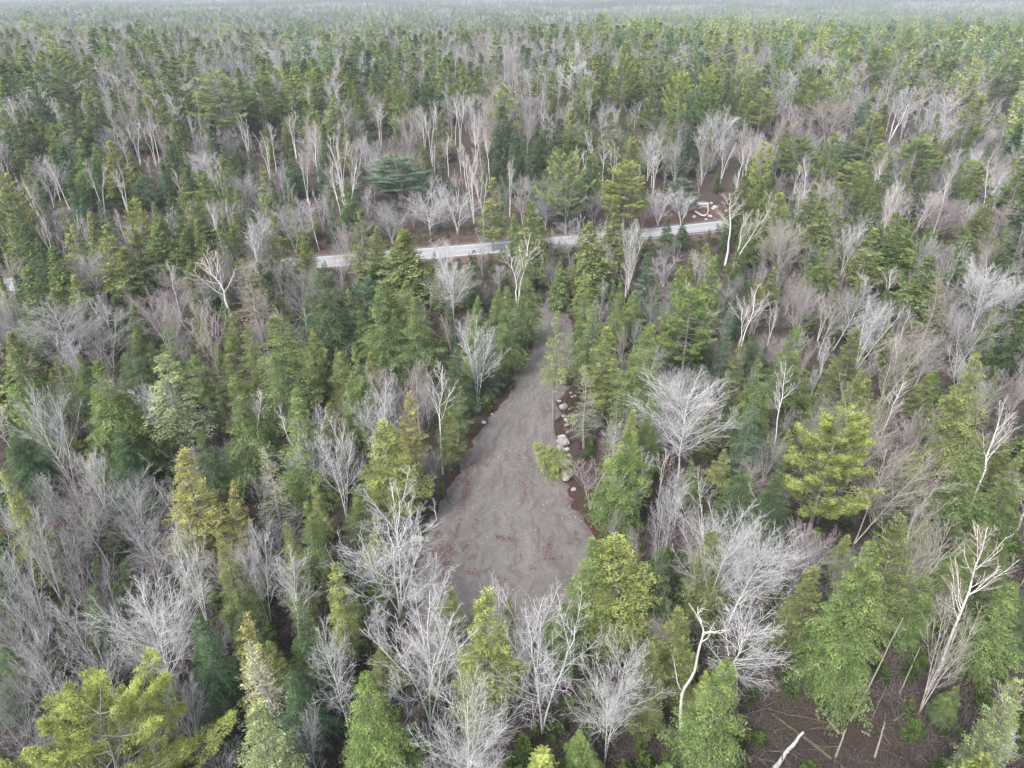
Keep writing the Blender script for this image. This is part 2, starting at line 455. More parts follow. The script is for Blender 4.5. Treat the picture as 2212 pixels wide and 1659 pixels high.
for i in range(9):
    W, L = bare(400 + i, H=14, spread=[3.7, 3.4, 3.9, 3.3, 3.6, 3.7, 5.0, 4.8, 5.0][i], nl=[30, 32, 30, 36, 32, 30, 44, 40, 28][i], cb=[.26, .30, .25, .30, .28, .3, .30, .28, .2][i], stems=[1, 3, 2, 4, 2, 1, 1, 2, 5][i],
                ang=[44, 42, 50, 36, 44, 52, 54, 48, 38][i], up=[.35, .4, .3, .45, .4, .1, .22, .25, .4][i], m2=9 if i < 6 else 11, m3=6, m4=4, wig=[.05, .05, .09, .05, .06, .08, .07, .06, .05][i], tr=0.0085, rmin=0.0062)
    lib('maple', W, L, 14, 3.1, M_BARK, M_BARK)
for i in range(5):        # slender, upswept young hardwoods
    W, L = bare(440 + i, H=12, spread=2.4, nl=24, cb=0.22, stems=[1, 3, 2, 4, 5][i], ang=30, up=0.45, m2=7, m3=6, m4=3, rmin=0.006, tr=0.006, wig=0.05)
    lib('slender', W, L, 12, 1.7, M_BARK, M_BARK)
for i in range(5):
    W, L = bare(470 + i, H=16, spread=2.3, nl=16, cb=0.5, stems=[1, 2, 1, 3, 2][i], ang=34, up=0.5, m2=6, m3=6, m4=4, tr=0.0078, wig=0.08, profile='vase', rmin=0.006)
    lib('birch', W, L, 16, 1.9, M_BIRCH, M_BARK)

# sturdier, simpler foliage for trees more than about 120 m away
for i in range(6):
    W, L = conifer(600 + i, 'hemlock', H=17, Rm=[3.6, 3.2, 3.8, 3.0, 3.5, 3.7][i], nbr=190, prof=['cone', 'blunt', 'blunt', 'cone', 'oval', 'blunt'][i], gap=0.14, card=(0.34, 0.125), step=0.23, droop=.4, vj=5)
    lib('hemlock_mid', W, L, 17, 2.6, M_BARK, M_FOL)
for i in range(3):
    W, L = conifer(620 + i, 'cedar', H=15, Rm=2.8, nbr=170, vj=5, prof='oval', elev=(48, 12), droop=0.14, cb=0.06, card=(0.32, 0.12), step=0.24)
    lib('cedar_mid', W, L, 15, 2.0, M_BARK, M_FOL)
for i in range(2):
    W, L = conifer(630 + i, 'fir', H=13, Rm=1.8, nbr=140, prof='spire', elev=(28, 2), droop=0.05, cb=0.05, card=(0.32, 0.13), step=0.22, gap=0.03)
    lib('fir_mid', W, L, 13, 1.45, M_BARK, M_FOL)
for i in range(3):
    W, L = conifer(640 + i, 'spruce', H=15, Rm=3.0, nbr=125, vj=4, prof='blunt', elev=(30, -5), droop=-0.02, cb=0.18, card=(0.32, 0.11), step=0.24, gap=0.2)
    lib('spruce_mid', W, L, 15, 2.3, M_BARK, M_FOL)

KIND_NAME = {'hemlock': 'hemlock_tree', 'cedar': 'cedar_tree', 'sparse': 'hemlock_tree', 'fir': 'fir_tree', 'spruce': 'spruce_tree', 'pine': 'pine_tree',
             'lichen': 'lichen_spruce', 'maple': 'maple_tree', 'slender': 'young_hardwood', 'birch': 'birch_tree'}
KIND_CAT = {'hemlock': 'hemlock tree', 'cedar': 'cedar tree', 'sparse': 'hemlock tree', 'fir': 'fir tree', 'spruce': 'spruce tree', 'pine': 'pine tree',
            'lichen': 'dying spruce', 'maple': 'bare tree', 'slender': 'young bare tree', 'birch': 'birch tree'}
# leaf / twig colours
COLS = {'green': (0.136, 0.196, 0.080), 'bright': (0.152, 0.220, 0.084), 'dark': (0.078, 0.122, 0.064), 'yellow': (0.232, 0.278, 0.105), 'gold': (0.29, 0.295, 0.125), 'olive': (0.168, 0.206, 0.086), 'blue': (0.112, 0.18, 0.122), 'pale': (0.23, 0.285, 0.155), 'deep': (0.068, 0.124, 0.068), 'rust': (0.27, 0.22, 0.14), 'lichen': (0.36, 0.375, 0.3), 'white': (0.68, 0.68, 0.69), 'grey': (0.45, 0.445, 0.46), 'pink': (0.46, 0.41, 0.42), 'tan': (0.45, 0.42, 0.39), 'dim': (0.31, 0.3, 0.31)}
TWIG = {'white': (0.52, 0.51, 0.525), 'grey': (0.35, 0.335, 0.35), 'pink': (0.36, 0.29, 0.30), 'tan': (0.35, 0.31, 0.285), 'dim': (0.24, 0.22, 0.23)}

tree_rng = random.Random(11)
COUNT = {}
def part(name, mesh, parent, color):
    o = bpy.data.objects.new(name, mesh); col.objects.link(o); o.parent = parent; o.color = (*color, 1)
    return o
def plant(kind, x, y, h, w, colour, label, group=None, lean=(0, 0), variant=None, jitter=0.0, rot=None, sink=0.15):
    """one tree: an Empty at its foot > trunk, crown. w is the crown width in metres"""
    v = LIB[kind + '_mid'] if math.hypot(x, y) > 120 and kind + '_mid' in LIB else LIB[kind]; k = COUNT.get(kind, 0); COUNT[kind] = k + 1
    if variant is None:
        best = sorted(range(len(v)), key=lambda i: abs(math.log((w / 2 / h) / (v[i][3] / v[i][2])) * 1.0) + abs(math.log((w / 2) / v[i][3])) * 0.5)
        pool = best[:max(2, int(len(v) * 0.6))]; variant = pool[k % len(pool)]
    wm, cm, H0, R0 = v[variant % len(v)]
    e = bpy.data.objects.new(KIND_NAME[kind], None); col.objects.link(e)
    e.empty_display_size = 0.5
    e.location = (x, y, float(ground(x, y)) - sink)
    rz = tree_rng.random() * 6.283 if rot is None else rot
    e.rotation_euler = (Matrix.Rotation(lean[1], 4, 'Y') @ Matrix.Rotation(-lean[0], 4, 'X') @ Matrix.Rotation(rz, 4, 'Z')).to_euler()
    sw = (w / 2) / R0; e.scale = (sw, sw, h / H0)
    e['label'] = label; e['category'] = KIND_CAT[kind]
    if group: e['group'] = group
    c = np.array(COLS[colour]) * (1 + jitter * tree_rng.uniform(-1, 1))
    if kind == 'birch': wood, crown = (0.80, 0.78, 0.77), (0.40, 0.28, 0.26) if colour != 'grey' else (0.36, 0.33, 0.33)
    elif kind in ('maple', 'slender'): wood, crown = c, np.array(TWIG[colour])
    elif kind == 'lichen': wood, crown = (0.30, 0.28, 0.26), c
    elif kind in ('sparse', 'pine', 'spruce'): wood, crown = (0.24, 0.215, 0.20), c
    else: wood, crown = (0.17, 0.15, 0.14), c
    part('trunk', wm, e, tuple(wood)); part('crown', cm, e, tuple(crown))
    return e

HANDBOX = []     # what each hand-placed tree covers in the view, kept free of nearer random trees
PLACED = []        # (x, y, radius)
def T(kind, px, py, h, wpx, colour, label, lean=(0, 0), variant=None, group=None):
    x, y = tip_to_ground(px, py, h)
    zc = project(x, y, float(ground(x, y)) + h * 0.75)[2]
    _b = project(x, y, float(ground(x, y)) + h * (0.45 if kind not in ('birch', 'pine') else 0.3))
    HANDBOX.append((px, py, _b[0], _b[1], wpx * 0.40, zc, h))
    w = wpx * zc / FPX * (1.2 if kind in ('maple', 'slender', 'birch') else 1.12)
    # a leaning tree is moved so that its tip stays where it is seen
    x -= math.sin(lean[1]) * h; y -= math.sin(lean[0]) * h
    PLACED.append((x, y, w * 0.32))
    return plant(kind, x, y, h, w, colour, label, group, lean, variant)

# ------------------------------------------------------------------ the trees one can tell apart
# kind, tip x, tip y, height m, crown width (px), colour, label
HAND = [
# along and around the gravel pad
('hemlock', 1150, 432, 19, 98, 'olive', 'tall pointed hemlock standing in front of the road above the top of the driveway'),
('hemlock', 1284, 476, 17, 105, 'olive', 'broad soft hemlock just right of the head of the driveway, its top crossing the road'),
('spruce', 1063, 379, 18, 66, 'yellow', 'narrow yellow-green spruce left of the pointed hemlock, in front of the leafy bank'),
('hemlock', 870, 495, 15, 122, 'olive', 'broad rounded yellow-green hemlock hiding the left part of the road'),
('hemlock', 1335, 424, 17, 72, 'olive', 'slim olive hemlock whose middle hides the road right of the broad soft one'),
('hemlock', 817, 617, 16, 92, 'bright', 'bright pointed hemlock with brown lower limbs, left of its paler twin'),
('hemlock', 904, 637, 16, 104, 'green', 'smooth green cone-shaped hemlock right of the darker pointed one'),
('maple', 975, 550, 14, 108, 'white', 'dense pale fan-shaped bare maple behind the two pointed hemlocks'),
('birch', 1118, 500, 16, 84, 'grey', 'crooked white birch with twisting bare limbs at the head of the driveway'),
('maple', 1026, 668, 16, 104, 'white', 'lone pale bare tree with level limbs on the left side of the driveway'),
('hemlock', 1024, 655, 13, 72, 'green', 'green hemlock directly behind the lone pale bare tree'),
('hemlock', 1097, 612, 16, 78, 'green', 'dark-trunked hemlock at the left edge of the upper driveway'),
('hemlock', 1140, 552, 17, 74, 'green', 'hemlock with two dark trunks at the bend of the driveway'),
('sparse', 1202, 667, 18, 66, 'yellow', 'thin see-through hemlock standing alone on the edge of the driveway'),
('hemlock', 1262, 622, 15, 66, 'green', 'small green hemlock on the right side where the driveway narrows'),
('hemlock', 1286, 648, 16, 88, 'green', 'fresh green hemlock overhanging the right side of the upper driveway'),
('cedar', 1317, 698, 15, 84, 'yellow', 'yellow-green ragged cedar right of the driveway'),
('hemlock', 1396, 695, 17, 116, 'bright', 'big rich green hemlock right of the yellow-green ragged cedar'),
('hemlock', 1340, 605, 14, 56, 'bright', 'small bright green hemlock in front of the fir spire'),
('fir', 1397, 541, 13, 46, 'blue', 'pale blue-green fir spire between the broad soft hemlock and the bright cone'),
('lichen', 1270, 786, 13, 66, 'lichen', 'grey lichen-hung spruce beside the boulders'),
('lichen', 1336, 848, 12, 54, 'olive', 'thin olive spruce between the lichen-hung spruce and the hemlock'),
('cedar', 1366, 876, 13, 62, 'yellow', 'small rounded yellow cedar behind the soft green hemlock'),
('hemlock', 1352, 918, 14, 132, 'bright', 'soft bright green hemlock between two bare trees, right of the boulders'),
('slender', 1285, 952, 10, 124, 'pink', 'pinkish many-stemmed bare tree beside the largest pale boulder'),
('slender', 1368, 978, 11, 84, 'white', 'pale slender bare clump right of the pinkish many-stemmed tree'),
('slender', 1462, 1005, 12, 70, 'grey', 'slim grey bare tree below the great pale maple'),
('maple', 1497, 800, 16, 208, 'white', 'great round pale bare maple right of the driveway'),
('birch', 942, 772, 17, 62, 'grey', 'white birch with a clear bare trunk on the left edge of the pad'),
('cedar', 880, 840, 14, 66, 'gold', 'golden-brown cedar beside the white birch trunk'),
('maple', 812, 806, 14, 118, 'white', 'leafless tree with spreading limbs behind the golden-brown cedar'),
('slender', 893, 770, 15, 62, 'pink', 'pinkish upright bare tree behind the golden-brown cedar'),
('cedar', 832, 906, 15, 140, 'yellow', 'wide yellow-green cedar left of the pad, under the golden-brown one'),
('cedar', 964, 866, 11, 60, 'olive', 'small olive cedar in front of the white birch trunk'),
('hemlock', 1042, 722, 11, 80, 'dark', 'low dark hemlock in the shade on the left bank of the driveway'),
('hemlock', 985, 742, 12, 84, 'dark', 'dark hemlock between the lone pale tree and the white birch'),
('hemlock', 760, 740, 16, 92, 'green', 'tall plain green hemlock left of the leafless spreading tree'),
('cedar', 800, 815, 9, 62, 'olive', 'low brownish olive cedar right of the tall plain green hemlock'),
# lower middle
('maple', 838, 1078, 15, 262, 'white', 'wide pale bare maple spreading over the left corner of the pad'),
('maple', 905, 1278, 16, 214, 'white', 'bare maple with upswept limbs at the lower left corner of the pad'),
('cedar', 1040, 1266, 17, 146, 'yellow', 'yellow-topped columnar cedar at the lower end of the pad'),
('maple', 1182, 1265, 17, 222, 'white', 'tall bare maple at the lower end of the pad, right of the columnar cedar'),
('cedar', 1345, 1152, 14, 176, 'yellow', 'broad yellow-green cedar on the lower right corner of the pad'),
('hemlock', 1290, 1166, 13, 128, 'bright', 'green hemlock joined to the left side of the broad yellow-green cedar'),
('maple', 1333, 1390, 14, 186, 'white', 'small round bare tree near the bottom of the view, right of the tall bare maple'),
('maple', 1000, 1502, 14, 262, 'white', 'pale bare maple cut by the bottom edge of the picture'),
('hemlock', 788, 1432, 15, 172, 'bright', 'green hemlock behind the upswept bare maple at the bottom'),
('maple', 712, 1330, 15, 110, 'white', 'bare tree with white crooked limbs left of the upswept maple'),
('hemlock', 1432, 1168, 12, 76, 'dark', 'dark hemlock right behind the broad yellow-green cedar'),
('cedar', 1412, 1382, 12, 88, 'olive', 'thin olive cedar between the small round bare tree and the white snag'),
('cedar', 1478, 1308, 12, 104, 'olive', 'olive green cedar behind the white snag'),
('hemlock', 1566, 1425, 15, 158, 'bright', 'fresh green hemlock right of the white snag at the bottom'),
('slender', 1440, 1062, 12, 60, 'grey', 'slim bare tree above the dark hemlock, left of the tangled maple'),
('hemlock', 1262, 1585, 7, 110, 'bright', 'low bright green hemlock at the foot of the tall bare maple'),
('slender', 1065, 1236, 14, 62, 'white', 'small bare crown poking out over the pad behind the columnar cedar'),
('slender', 940, 1225, 9, 50, 'grey', 'thin leafless sapling beside the lower slabs'),
('cedar', 968, 1262, 8, 66, 'olive', 'low olive cedar left of the yellow-topped columnar one'),
('cedar', 1098, 1292, 9, 60, 'olive', 'low olive cedar right of the yellow-topped columnar one'),
('hemlock', 620, 1130, 14, 80, 'olive', 'olive hemlock left of the wide pale maple'),
('hemlock', 727, 1214, 12, 86, 'yellow', 'yellowish hemlock seen through the limbs of the wide pale maple'),
('hemlock', 660, 1075, 12, 84, 'green', 'green hemlock half hidden left of the yellow-green cedar'),
('hemlock', 655, 1300, 13, 120, 'dark', 'dark hemlock behind the lichen-grey tree at lower left'),
('slender', 728, 512, 11, 62, 'grey', 'grey bare tree in front of the left end of the visible road'),
('slender', 958, 512, 9, 60, 'white', 'pale bare sapling crossing the road line right of the yellow-green rounded hemlock'),
('slender', 1040, 505, 10, 52, 'grey', 'thin grey bare tree in front of the road below the narrow yellow-green spruce'),
('maple', 1235, 470, 12, 66, 'grey', 'grey bare tree standing before the road between the pointed and the broad soft hemlock'),
('maple', 1180, 400, 12, 76, 'grey', 'grey bare tree on the bank beside the trunk of the big rounded pine'),
('maple', 1285, 400, 11, 80, 'grey', 'spreading bare tree on the bank right of the big rounded pine'),
('maple', 1430, 398, 11, 84, 'white', 'pale spreading bare tree on the bank left of the stone ring'),
('slender', 1395, 405, 11, 60, 'tan', 'tan bare tree on the bank behind the pale upright one'),
('maple', 1480, 405, 10, 66, 'white', 'small pale bare tree touching the left side of the stone ring'),
# left side, from the road down
('spruce', 223, 482, 17, 86, 'yellow', 'yellow-green spruce with layered limbs at left, nearest the hidden road'),
('spruce', 143, 501, 14, 62, 'yellow', 'small yellow-green spruce left of the layered one'),
('hemlock', 337, 468, 16, 104, 'green', 'rounded green hemlock in front of the grey road, upper left'),
('spruce', 407, 411, 16, 86, 'olive', 'loose olive spruce behind the rounded green hemlock'),
('spruce', 587, 458, 16, 62, 'olive', 'narrow olive spruce right of the pale crooked bare tree'),
('spruce', 775, 450, 17, 74, 'olive', 'olive spruce with open limbs standing before the left end of the visible road'),
('maple', 622, 430, 13, 116, 'grey', 'grey bare maple beyond the narrow olive spruce'),
('birch', 443, 520, 18, 92, 'pink', 'large crooked pale birch with a leaning bare trunk at left'),
('hemlock', 50, 568, 17, 96, 'green', 'green hemlock near the left edge below the road'),
('spruce', 157, 590, 13, 60, 'yellow', 'little rounded yellow-green treetop among grey branches at left'),
('maple', 120, 640, 13, 190, 'grey', 'sprawling grey bare tree right of the edge hemlock'),
('maple', 205, 665, 11, 130, 'grey', 'low grey bare tree in front of the sprawling one'),
('maple', 352, 560, 14, 88, 'pink', 'upright pinkish bare maple left of the large crooked birch'),
('maple', 306, 605, 14, 96, 'pink', 'leaning pinkish bare maple with a dense twig haze'),
('slender', 434, 636, 15, 96, 'pink', 'dense lilac-grey bare tree below the large crooked birch'),
('lichen', 533, 556, 16, 108, 'rust', 'rust-coloured dying spruce right of the large crooked birch'),
('maple', 640, 575, 14, 96, 'dim', 'dim grey bare tree between the rusty spruce and the dark hemlock'),
('hemlock', 700, 574, 17, 128, 'dark', 'broad dark hemlock below the left end of the visible road'),
('hemlock', 597, 684, 18, 152, 'green', 'large cone hemlock with a yellowish tip left of centre'),
('cedar', 490, 732, 11, 54, 'olive', 'small olive cedar left of the large cone hemlock'),
('cedar', 543, 745, 11, 44, 'olive', 'slim brownish cedar touching the large cone hemlock'),
('spruce', 350, 684, 14, 72, 'bright', 'bright green open spruce under the leaning pinkish maple'),
('hemlock', 14, 748, 17, 106, 'bright', 'bright green hemlock cut by the left edge, mid height'),
('lichen', 112, 762, 14, 62, 'olive', 'thin brown-olive tree right of the edge hemlock'),
('hemlock', 216, 764, 18, 156, 'green', 'wide blunt-topped hemlock with bare inner limbs at left'),
('sparse', 355, 757, 18, 124, 'pale', 'pale thin-foliaged hemlock whose grey trunk shows through'),
('hemlock', 500, 805, 17, 128, 'green', 'ragged hemlock with yellow tips between the pale one and the large cone'),
('hemlock', 632, 842, 17, 124, 'bright', 'green hemlock behind two leafless trees left of the pad'),
('maple', 650, 872, 15, 112, 'white', 'leafless pale tree in front of the green hemlock, with herringbone limbs'),
('maple', 716, 894, 15, 104, 'white', 'twin of the herringbone tree standing just right of it'),
('maple', 70, 806, 17, 116, 'white', 'tall white bare tree near the left edge'),
('slender', 144, 968, 12, 68, 'pink', 'small fluffy pinkish bare tree below the wide blunt hemlock'),
('maple', 250, 1008, 12, 176, 'grey', 'wide grey bare tree in the shaded hollow at left'),
('maple', 175, 1055, 11, 130, 'grey', 'low grey bare tree left of the gold cedar'),
('cedar', 384, 960, 16, 126, 'gold', 'gold-topped cedar rising from the shaded hollow at left'),
('cedar', 492, 1036, 12, 54, 'gold', 'small gold cedar at the shoulder of the taller gold-topped one'),
('lichen', 575, 962, 13, 76, 'lichen', 'lichen-grey spruce below the green hemlock, left of the pad'),
('hemlock', 8, 1008, 16, 84, 'yellow', 'yellow-green hemlock cut by the left edge, lower down'),
('hemlock', 430, 925, 12, 88, 'dark', 'dark hemlock between the pale thin one and the gold-topped cedar'),
('hemlock', 250, 915, 12, 104, 'deep', 'deep green hemlock skirts under the wide blunt one'),
('hemlock', 30, 900, 12, 96, 'deep', 'deep green hemlock under the tall white bare tree'),
('hemlock', 110, 528, 15, 84, 'green', 'green hemlock hiding the far left stretch of road, beside the little rounded treetop'),
('maple', 175, 533, 13, 92, 'grey', 'grey bare tree below the small yellow-green spruce at left'),
('cedar', 262, 530, 13, 72, 'olive', 'olive cedar touching the lower right side of the layered spruce at left'),
('hemlock', 75, 520, 14, 72, 'dark', 'dark hemlock behind the edge hemlock at the far left of the road'),
# lower left
('slender', 15, 1320, 10, 100, 'grey', 'short grey bare tree on the left edge beside the big pine'),
('slender', 45, 1415, 9, 90, 'dim', 'short dim bare tree right at the top of the big pine, by the left edge'),
('maple', -25, 1300, 11, 150, 'grey', 'grey bare crown cut by the left edge above the big pine'),
('hemlock', 10, 1400, 8, 110, 'dark', 'low dark hemlock at the left edge behind the big pine'),
('maple', -10, 1440, 9, 130, 'dim', 'dull bare crown at the left edge touching the big pine'),
('slender', 40, 1075, 14, 90, 'grey', 'upswept grey young tree highest at the lower left edge'),
('slender', 120, 1130, 14, 92, 'dim', 'dim upswept young tree right of the highest grey one'),
('slender', 25, 1230, 13, 90, 'grey', 'grey young tree on the left edge, halfway down the bare stand'),
('slender', 110, 1290, 13, 92, 'grey', 'grey young tree leaning left beside the pinkish-white maple'),
('slender', 190, 1190, 13, 84, 'dim', 'dim young tree directly left of the pinkish-white maple'),
('slender', 60, 1370, 12, 96, 'grey', 'grey young tree behind the big yellow-green pine'),
('slender', 175, 1370, 12, 92, 'grey', 'pale young tree above the right part of the big yellow-green pine'),
('slender', 5, 1150, 13, 90, 'grey', 'young bare tree cut by the left edge above the bare stand'),
('maple', 285, 1108, 14, 120, 'grey', 'grey bare tree above the pinkish-white maple'),
('hemlock', 190, 1265, 9, 88, 'dark', 'low dark hemlock glimpsed through the bare stand at lower left'),
('maple', 290, 1252, 15, 218, 'white', 'pinkish-white round bare maple at lower left'),
('maple', 360, 1420, 12, 100, 'white', 'small pale bare tree right under the pinkish-white maple'),
('maple', 376, 1100, 15, 92, 'white', 'pale bare tree in front of the gold-topped cedar'),
('maple', 528, 1105, 15, 92, 'white', 'tall pale bare tree right of the gold-topped cedar'),
('maple', 604, 1182, 13, 96, 'white', 'pale bare tree with a dense crown left of the wide pale maple'),
('hemlock', 478, 1140, 14, 92, 'olive', 'olive hemlock between two pale bare trees at lower left'),
('hemlock', 424, 1318, 14, 116, 'deep', 'deep blue-green hemlock right of the pinkish-white maple'),
('cedar', 520, 1328, 15, 88, 'gold', 'orange-topped cedar behind the lichen-white tree'),
('lichen', 545, 1384, 14, 128, 'lichen', 'lichen-white dead-looking tree at lower left'),
('pine', 175, 1492, 16, 380, 'yellow', 'big yellow-green pine filling the bottom left corner'),
('cedar', 540, 1508, 15, 156, 'pale', 'pale green cedar at the bottom, right of the big pine'),
('slender', 655, 1545, 9, 88, 'grey', 'grey sapling between the pale cedar and the green hemlock at the bottom'),
('hemlock', 628, 1440, 11, 116, 'deep', 'deep green hemlock between the lichen-white tree and the green one'),
('slender', 450, 1590, 8, 90, 'grey', 'bare sapling at the tip of the big pine branches'),
# right side, from the road down
('hemlock', 1543, 546, 16, 76, 'bright', 'bright green cone hemlock on the right, next to the white birches'),
('hemlock', 1478, 572, 13, 62, 'bright', 'smaller bright cone hemlock left of the tall bright one'),
('birch', 1592, 402, 18, 64, 'white', 'left one of the two bright white birches beside the road'),
('birch', 1640, 424, 18, 60, 'grey', 'right-leaning bright white birch beside the road'),
('pine', 1497, 622, 17, 104, 'bright', 'soft light green pine in the middle right'),
('fir', 1578, 664, 14, 44, 'blue', 'dark fir spire right of the soft light green pine'),
('birch', 1622, 612, 14, 82, 'pink', 'white forked birch with a pinkish crown in the middle right'),
('hemlock', 1716, 703, 16, 104, 'green', 'full green hemlock right of the dark fir spire'),
('cedar', 1600, 730, 12, 46, 'olive', 'small olive cedar below the dark fir spire'),
('cedar', 1848, 702, 14, 84, 'olive', 'round dark olive cedar among leafless trees at right'),
('fir', 1634, 823, 15, 58, 'blue', 'sharp pale-tipped fir spire right of the great pale maple'),
('hemlock', 1648, 768, 15, 96, 'green', 'green hemlock behind the sharp fir spire'),
('birch', 1713, 772, 15, 44, 'grey', 'lone white birch pole right of the sharp fir spire'),
('hemlock', 1400, 860, 12, 80, 'green', 'green hemlock tucked behind the great pale maple'),
('hemlock', 1680, 1000, 12, 96, 'dark', 'dark hemlock left of the yellow-green pine'),
('pine', 1818, 876, 19, 180, 'yellow', 'loose yellow-green pine with a pale trunk at right'),
('hemlock', 2128, 765, 18, 128, 'yellow', 'tall yellow-olive hemlock near the right edge'),
('hemlock', 2120, 960, 13, 112, 'green', 'green hemlock hidden below the tall yellow-olive one'),
('maple', 1925, 625, 15, 92, 'white', 'leaning bare tree right of the round dark olive cedar'),
('maple', 1893, 592, 14, 76, 'grey', 'grey bare tree tipping right, above the round dark olive cedar'),
('maple', 1995, 680, 16, 128, 'tan', 'large many-limbed bare tree leaning right, left of the rusty spruce'),
('maple', 1890, 830, 15, 150, 'tan', 'bare tree with a wide twig haze behind the yellow-green pine'),
('maple', 1985, 935, 15, 176, 'tan', 'wide leaning bare tree right of the yellow-green pine'),
('maple', 2155, 552, 15, 140, 'white', 'white fan-shaped bare tree at the right edge'),
('maple', 2120, 640, 14, 110, 'grey', 'grey bare tree below the white fan-shaped one'),
('lichen', 2040, 597, 17, 96, 'rust', 'rusty spruce with a lichen-covered trunk at right'),
('hemlock', 2012, 548, 15, 104, 'green', 'green hemlock above the rusty spruce'),
('birch', 2194, 850, 17, 84, 'grey', 'crooked white birch on the right edge beside the yellow-olive hemlock'),
('maple', 1768, 842, 14, 76, 'tan', 'small leaning bare tree left of the yellow-green pine'),
('maple', 1745, 595, 13, 92, 'pink', 'pinkish bare tree above the full green hemlock'),
('maple', 1805, 610, 14, 80, 'tan', 'tan bare tree right of the pinkish one, above the round olive cedar'),
('hemlock', 1790, 420, 17, 94, 'olive', 'dome-topped olive hemlock right of the white birches'),
('hemlock', 1660, 419, 17, 64, 'olive', 'slim yellowish hemlock behind the white birches'),
('spruce', 1890, 488, 15, 76, 'yellow', 'yellow-green layered spruce right of the dome-topped hemlock'),
('hemlock', 1958, 470, 15, 92, 'green', 'wide green hemlock right of the yellow-green layered spruce'),
('maple', 1705, 470, 15, 104, 'tan', 'tan bare tree left of the dome-topped hemlock'),
('maple', 2050, 410, 14, 120, 'pink', 'pinkish bare tree at right above the wide green hemlock'),
('hemlock', 2190, 500, 14, 80, 'dark', 'dark hemlock on the right edge above the white bare fan'),
('maple', 1420, 615, 12, 80, 'dim', 'dim twiggy tree behind the soft light green pine'),
('slender', 1370, 470, 16, 46, 'white', 'pale upright bare tree in front of the road, right of the slim olive hemlock'),
('hemlock', 1445, 470, 10, 46, 'dark', 'dark narrow hemlock standing before the right part of the road'),
('hemlock', 1478, 470, 8, 34, 'dark', 'smaller dark hemlock before the road, right of its narrow neighbour'),
('hemlock', 1505, 690, 11, 110, 'dark', 'dark hemlock under the soft light green pine'),
('slender', 1440, 545, 8, 76, 'grey', 'low grey bare tree just below the guardrail on the right'),
('slender', 1465, 640, 8, 70, 'dim', 'low dim bare tree left of the soft light green pine'),
# lower right
('maple', 1572, 1060, 16, 196, 'white', 'tangled pale bare tree at lower right, upper crown'),
('maple', 1668, 1120, 14, 190, 'white', 'tangled pale bare tree leaning right, left of the big green hemlock'),
('maple', 1640, 1290, 12, 190, 'white', 'low spreading bare tree whose limbs droop above the fallen logs'),
('hemlock', 1890, 1172, 18, 172, 'bright', 'big bright green hemlock at lower right'),
('cedar', 1958, 1108, 17, 118, 'olive', 'thin yellow-olive cedar behind the big bright green hemlock'),
('maple', 2048, 1078, 16, 150, 'tan', 'tan bare tree with a reddish trunk right of the big bright green hemlock'),
('birch', 2180, 1118, 20, 104, 'pink', 'tall leaning white birch with a pinkish crown at the lower right edge'),
('slender', 2092, 1290, 14, 110, 'tan', 'slim bare tree with a forked mossy trunk left of the tall leaning birch'),
('hemlock', 2195, 1248, 13, 120, 'bright', 'bright green hemlock on the right edge behind the tall leaning birch'),
('hemlock', 2010, 1235, 10, 92, 'bright', 'low green hemlock between the tan bare tree and the big hemlock'),
('cedar', 2205, 1470, 14, 104, 'pale', 'pale green cedar cut by the right edge near the bottom'),
('cedar', 1755, 1215, 12, 96, 'olive', 'olive cedar between the tangled bare trees and the big green hemlock'),
('hemlock', 1600, 1010, 12, 104, 'dark', 'dark hemlock below the sharp fir spire'),
('hemlock', 1540, 1150, 11, 110, 'olive', 'olive hemlock glimpsed through the tangled pale tree'),
('hemlock', 2065, 1475, 5, 54, 'green', 'tiny hemlock at the foot of the tall leaning birch'),
# beyond the road
('pine', 1228, 318, 22, 108, 'pale', 'big rounded light green pine on a dark bare trunk beyond the road'),
('pine', 1357, 343, 19, 106, 'yellow', 'yellow-green pine right of the big rounded light one'),
('pine', 858, 338, 14, 138, 'blue', 'wide blue-green pine behind the fan-shaped roadside maples'),
('maple', 925, 410, 12, 110, 'white', 'left one of the fan-shaped pale maples on the leafy bank'),
('maple', 985, 404, 12, 100, 'white', 'right one of the fan-shaped pale maples on the leafy bank'),
('slender', 1130, 380, 13, 60, 'grey', 'grey upright bare tree left of the big rounded light pine'),
('maple', 840, 440, 10, 76, 'grey', 'small grey bare tree on the bank left of the fan-shaped pair'),
('pine', 110, 104, 25, 106, 'bright', 'tall light green pine far left, standing above dark hemlocks'),
('pine', 465, 150, 25, 114, 'pale', 'tall pale pine with wide level limbs and a bare trunk, upper left'),
('pine', 560, 162, 21, 84, 'green', 'slightly smaller pine right of the tall pale one with level limbs'),
('pine', 1348, 108, 24, 60, 'yellow', 'tall narrow yellow-green pine in the upper middle'),
('pine', 1418, 118, 22, 62, 'bright', 'bright pine with level limbs right of the narrow yellow-green one'),
('pine', 1404, 205, 16, 44, 'bright', 'slim bright green pine below the two tall ones'),
('pine', 1385, 48, 20, 52, 'green', 'green pine standing behind the two tall ones, near the top'),
('pine', 1300, 10, 22, 52, 'green', 'green pine breaking the skyline of the near ridge'),
('pine', 1652, 190, 18, 62, 'yellow', 'rounded yellow-green pine among grey trees at upper right'),
('pine', 1722, 84, 20, 40, 'yellow', 'slim yellow-green pine left of the tallest upper right pines'),
('pine', 1780, 160, 20, 62, 'yellow', 'ragged yellow-green pine behind the large pinkish bare tree'),
('pine', 1905, 100, 22, 62, 'bright', 'tall light green pine at upper right'),
('pine', 1940, 40, 22, 56, 'yellow', 'tall yellow-green pine near the top right'),
('pine', 2040, 70, 21, 60, 'bright', 'bright pine near the top right, right of the tallest one'),
('pine', 2190, 130, 20, 76, 'bright', 'bright green pine at the upper right edge'),
